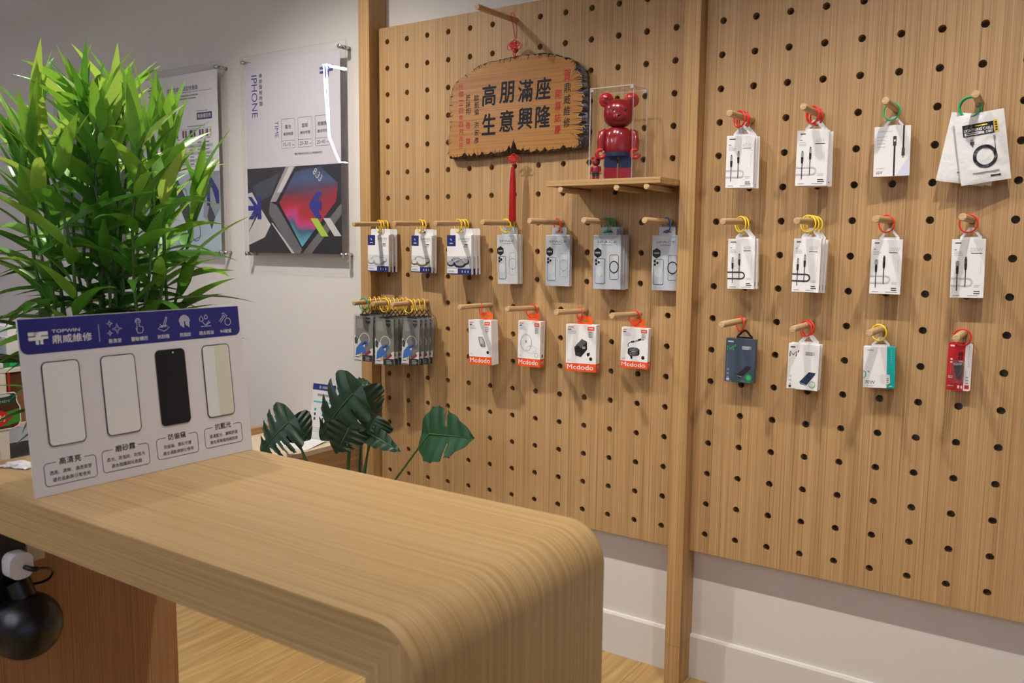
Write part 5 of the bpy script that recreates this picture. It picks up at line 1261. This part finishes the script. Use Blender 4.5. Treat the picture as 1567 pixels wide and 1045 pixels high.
def blade(b, P, d, L, w, m_, curl, roll=0.0):
    d = Vector(d).normalized(); up = Vector((0, 0, 1)); sd = d.cross(up)
    sd = sd.normalized() if sd.length > .05 else Vector((1, 0, 0))
    sd = Matrix.Rotation(roll, 3, d) @ sd
    n = 9; p = Vector(P); dd = d.copy(); rows = []
    for k in range(n + 1):
        s_ = k / n
        wd = w * (min(1, .25 + 4.2 * s_) if s_ < .2 else 1) * (1 - max(0, (s_ - .22) / .78) ** 1.6) * .5 + .0002
        nr_ = sd.cross(dd).normalized()
        rows.append((p - sd * wd + nr_ * wd * .35, p.copy(), p + sd * wd + nr_ * wd * .35))
        dd = (dd + Vector((0, 0, -curl / n))).normalized(); p = p + dd * (L / n)
    vs = [q for r_ in rows for q in r_]
    b.add(vs, [f for k in range(n) for f in ((3 * k, 3 * k + 1, 3 * k + 4, 3 * k + 3), (3 * k + 1, 3 * k + 2, 3 * k + 5, 3 * k + 4))], m_, True)
fol = MB(); can = MB()
NC = 24
for c_ in range(NC):
    a = 2 * PI * c_ / NC + rnd.uniform(-.2, .2); r0 = .02 + .05 * rnd.random(); r1 = rnd.uniform(.10, .26) if c_ % 3 else rnd.uniform(0, .1)
    base = PC + Vector((r0 * math.cos(a), r0 * math.sin(a), .36)); topz = -.46 - .16 * (r1 / .26) ** 2 + rnd.uniform(-.08, .05)
    top = Vector((PC.x + r1 * math.cos(a), PC.y + r1 * math.sin(a), topz))
    pts = [base.lerp(top, k / 8) + Vector((.01 * math.sin(k * 2 + c_), .01 * math.cos(k * 1.7 + c_), 0)) for k in range(9)]
    can.tube(pts, [.0065 - .0004 * k for k in range(9)], M_CANE, 8)
    ln = (top - base).length
    nl = 16
    for k in range(nl):
        s_ = 1 - (k / nl) ** 1.05 * (.68 / ln)
        if s_ < .3: continue
        P = base.lerp(top, s_); g = k * 2.4 + c_ * 1.3 + rnd.uniform(-.5, .5)
        out = Vector((P.x - PC.x, P.y - PC.y, 0)); dirh = Vector((math.cos(g), math.sin(g), 0)) + out * 5.0
        dirh.normalize()
        hfrac = k / nl; el = R(66 - 60 * hfrac + rnd.uniform(-18, 18))
        d = dirh * math.cos(el) + Vector((0, 0, math.sin(el)))
        L = rnd.uniform(.16, .25) * (1.0 if k > 2 else .85)
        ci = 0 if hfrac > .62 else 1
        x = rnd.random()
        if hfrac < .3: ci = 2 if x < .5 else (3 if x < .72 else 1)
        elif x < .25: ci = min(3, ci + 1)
        blade(fol, P, d, L, rnd.uniform(.030, .046), GR[ci], rnd.uniform(.4, 1.1), rnd.uniform(-.6, .6))
    for k in range(3):
        g = rnd.uniform(0, 2 * PI); el = R(rnd.uniform(50, 80)); d = Vector((math.cos(g) * math.cos(el), math.sin(g) * math.cos(el), math.sin(el)))
        blade(fol, top, d, rnd.uniform(.12, .20), rnd.uniform(.020, .034), GR[rnd.choice((1, 2, 2, 3))], rnd.uniform(.2, .8), rnd.uniform(-1, 1))
can.build('cane', t); fol.build('foliage', t)

# ------------------------------------------------------------------ white rack with odds and ends, far left
XK = -1.2
t = thing('white_rack', 'cream metal rack standing by the wall, left of the display board', 'rack', (XK - .2, -.75, ZF))
b = MB()
for x in (XK - .40, XK - .035):
    for y in (-1.16, -.943, -.52): b.box(x, x + .035, y, y + .035, ZF + .0005, -1.283, M_CREAM)
b.build('frame', t, bevel=.002)
for z in (-1.283, -1.515, -1.9):
    b = MB(); b.box(XK - .41, XK + .002, -1.165, -.48, z - .018 + .0003, z, M_CREAM) if z == -1.283 else b.box(XK - .40, XK - .04, -1.16, -.485, z - .02, z, M_CREAM); b.build('shelf', t, bevel=.002)
M_CARTON = mat('brown carton', (140, 98, 62), .7, var=.06)
b = MB(); b.box(XK - .33, XK - .045, -.90, -.56, -1.515 + .0005, -1.315, M_CARTON); b.box(XK - .045, XK - .044, -.75, -.71, -1.515, -1.315, M_OFF); tag(b.build('carton', bevel=.002), 'brown carton on the middle shelf of the cream rack', 'carton')
b = MB(); b.box(XK - .33, XK - .06, -.905, -.6, -1.9 + .0005, -1.66, M_INK); b.box(XK - .0605, XK - .0595, -.88, -.85, -1.86, -1.74, mat('dull blue label', (60, 84, 120), .5)); tag(b.build('storage_box', bevel=.004), 'dark storage box on the lower shelf of the cream rack', 'storage box')
ZR = -1.2827
b = MB(); b.box(XK - .3, XK - .02, -.905, -.70, ZR, ZR + .028, mat('green box card', (36, 128, 48), .5)); b.box(XK - .02, XK - .0195, -.88, -.80, ZR + .006, ZR + .022, M_GRN); tag(b.build('flat_box', bevel=.002), 'flat green box on top of the cream rack', 'box')
b = MB(); b.box(XK - .25, XK - .015, -1.10, -.908, ZR, ZR + .02, M_OFF); tag(b.build('flat_box', bevel=.002), 'flat white box on top of the cream rack, beside the green one', 'box')
b = MB(); b.box(XK - .27, XK - .03, -1.09, -.85, ZR + .0295, ZR + .042, M_SBLUE); b.v = b.v
tag(b.build('notebook', bevel=.002), 'navy notebook lying across the flat boxes on the cream rack', 'notebook')
b = MB(); b.box(XK - .2, XK - .05, -.876, -.70, ZR + .0425, ZR + .12, M_OFF); b.box(XK - .2, XK - .06, -.865, -.72, ZR + .1205, ZR + .16, M_WHITE); b.greek(0, 0, 0, 0, 0, M_GREY)
tag(b.build('white_box', bevel=.002), 'white stepped box on top of the notebook on the cream rack', 'box')
t2 = thing('dried_bouquet', 'bunch of dried flowers and leaves on the cream rack', 'bouquet', (XK - .12, -.92, ZR + .043))
fl_ = [mat('dried mauve petals', (112, 84, 88), .7), mat('dried olive leaf', (86, 84, 44), .6), mat('dusty green leaf', (58, 90, 58), .6)]
b = MB(); bs_ = MB()
for k in range(70):
    P = Vector((XK - .12 + rnd.uniform(-.06, .06), -.955 + rnd.uniform(-.06, .03), ZR + .05 + rnd.uniform(0, .12)))
    g = rnd.uniform(0, 2 * PI); el = R(rnd.uniform(-20, 70))
    blade(b, P, (math.cos(g) * math.cos(el), math.sin(g) * math.cos(el), math.sin(el)), rnd.uniform(.03, .06), rnd.uniform(.012, .024), rnd.choice(fl_), .8, rnd.uniform(-1, 1))
for k in range(9): bs_.tube([(XK - .12 + .01 * k - .04, -.93, ZR + .0435), (XK - .12 + .012 * k - .05, -.93 + .004 * k, ZR + .12)], .0015, M_CANE, 5)
b.build('blossom', t2); bs_.build('stem', t2)
# hanging jar cut-out
t3 = thing('jar_cutout', 'cut out card of a green labelled jar hanging on the cream rack', 'card', (XK + .004, -.91, -1.53))
jm = lambda u, v, l: (XK + .004 + l, -.91 + u, -1.45 + v)
b = MB(jm); jo = [(-.045, -.075), (.02, -.075), (.04, -.066), (.049, -.05), (.049, .01), (.04, .028), (.037, .04), (.037, .062), (.028, .071), (-.045, .074), (-.075, .07), (-.085, .06), (-.085, .03), (-.098, .01), (-.098, -.06), (-.08, -.072)]
b.add([jm(u, v, l) for l in (0, -.002) for u, v in jo], [tuple(range(16)), tuple(range(31, 15, -1))] + [(i, 16 + i, 16 + (i + 1) % 16, (i + 1) % 16) for i in range(16)], M_OFF)
ins = lambda P, k: [((u + .024) * k - .024, v * k) for u, v in P]
JD = mat('jar dark green', (22, 62, 44), .4); JB = mat('jar brown', (74, 32, 22), .4); JG = mat('jar bright green', (60, 134, 40), .4)
b.pp(ins(jo, .94), JB, 1); b.pp([(-.08, .025), (.033, .025), (.034, .06), (.026, .067), (-.045, .07), (-.073, .066), (-.08, .058)], JD, 2); b.ell(-.024, .061, .038, .006, M_LGREY, 3)
b.pp([(-.094, -.052), (-.05, -.06), (.0, -.06), (.045, -.05), (.045, .004), (0, -.004), (-.05, -.004), (-.094, .004)], JG, 2); b.text("BRAND'S", -.055, .034, .008, .043, M_LGREY, 3)
b.pp([(-.024, .004), (.018, -.028), (-.024, -.06), (-.066, -.028)], M_REDP, 3); b.text('財', -.042, -.042, -.008, -.015, mat('pale gold ink', (226, 200, 150), .4), 4, .012)
b.build('card', t3)
b = MB(); b.box(XK + .0025, XK + .0035, -.903, -.895, -1.39, -1.30, M_REDP); b.build('hanging_strip', t3)

# ------------------------------------------------------------------ ceiling line lamps (one mirrored in the poster, one added as fill) and light
M_FILL = mat('led tube', (235, 242, 255), .5, emit=(226, 236, 255), estr=74.0)  # glow of the added fill lamp
M_LEDF = mat('dimmer led tube', (235, 242, 255), .5, emit=(214, 228, 255), estr=34.0)
zl = .45
def line_lamp(P, closed, label, loc, mt):
    t = thing('line_lamp', label, 'lamp', loc, group='white line lamps under the ceiling')
    n = len(P)
    for i in range(n if closed else n - 1):
        b = MB(); p, q = Vector((*P[i], zl)), Vector((*P[(i + 1) % n], zl)); s_ = Vector((.014, 0, 0))
        b.tube([p + s_, q + s_], .0065, mt, 8); b.tube([p - s_, q - s_], .0065, mt, 8); b.build('led_tube', t)
    b = MB()
    for x, y in P: b.tube([(x, y, zl + .01), (x, y, ZC - .001)], .004, M_CHROME, 6)
    b.build('suspension', t)
line_lamp([(-3.6, -5.6), (-1.97, -4.0), (-2.16, -1.76), (-5.1, -4.65), (-7.2, -6.9), (-7.3, -8.1)], False, 'bright white line lamp mirrored in the repair time poster', (-4, -4.5, zl), M_LEDF)
line_lamp([(.9 + 1.15 * math.cos(R(60 * k)), -4.7 + 1.15 * math.sin(R(60 * k))) for k in range(6)], True, 'hexagonal white line lamp hung over the middle of the shop', (.9, -4.7, zl), M_FILL)  # added lamp, out of view, lifts the ambient light on the wall

def spot(name, loc, aim, watt, col, size, blend=.35, rad=.025):
    l = bpy.data.lights.new(name, 'SPOT'); l.energy = watt; l.color = col; l.spot_size = R(size); l.spot_blend = blend; l.shadow_soft_size = rad
    o = bpy.data.objects.new(name, l); COL.objects.link(o); o.location = loc
    o.rotation_euler = (Vector(aim) - Vector(loc)).to_track_quat('-Z', 'Y').to_euler(); return o
WARM = (1.0, .95, .88)
for x, wt, aim, cone in ((-.2, 144, (-.16, -.62, -.95), 114), (.97, 58, (1.22, -.60, -1.35), 88), (1.45, 74, (1.5, -.92, -1.0), 112), (2.22, 88, (2.3, -.66, -1.0), 106)):
    spot('track_light', (x, -1.1, .69), aim, wt, WARM, cone, 1.0)
ps = bpy.data.lights.new('daylight_portal', 'AREA'); ps.shape = 'RECTANGLE'; ps.size = WY1 - WY0; ps.size_y = WZ1 - WZ0; ps.cycles.is_portal = True
po = bpy.data.objects.new('daylight_portal', ps); COL.objects.link(po); po.location = (XR + .12, (WY0 + WY1) / 2, (WZ0 + WZ1) / 2); po.rotation_euler = (R(90), 0, R(90))
w = bpy.data.worlds.new('world'); sc.world = w; w.use_nodes = True
bg = w.node_tree.nodes['Background']; bg.inputs[0].default_value = (.62, .74, 1.0, 1); bg.inputs[1].default_value = .8

# raise everything so that the floor is at zero
for o in COL.objects:
    if o.parent is None: o.location.z += H0
    if '_o' in o: del o['_o']
sc.view_settings.view_transform = 'Standard'; sc.view_settings.look = 'None'; sc.view_settings.exposure = 0.05; sc.view_settings.gamma = 1.0
try: sc.view_settings.use_curve_mapping = False
except Exception: pass
sc.cycles.max_bounces = 10; sc.cycles.transparent_max_bounces = 24; sc.cycles.use_denoising = True
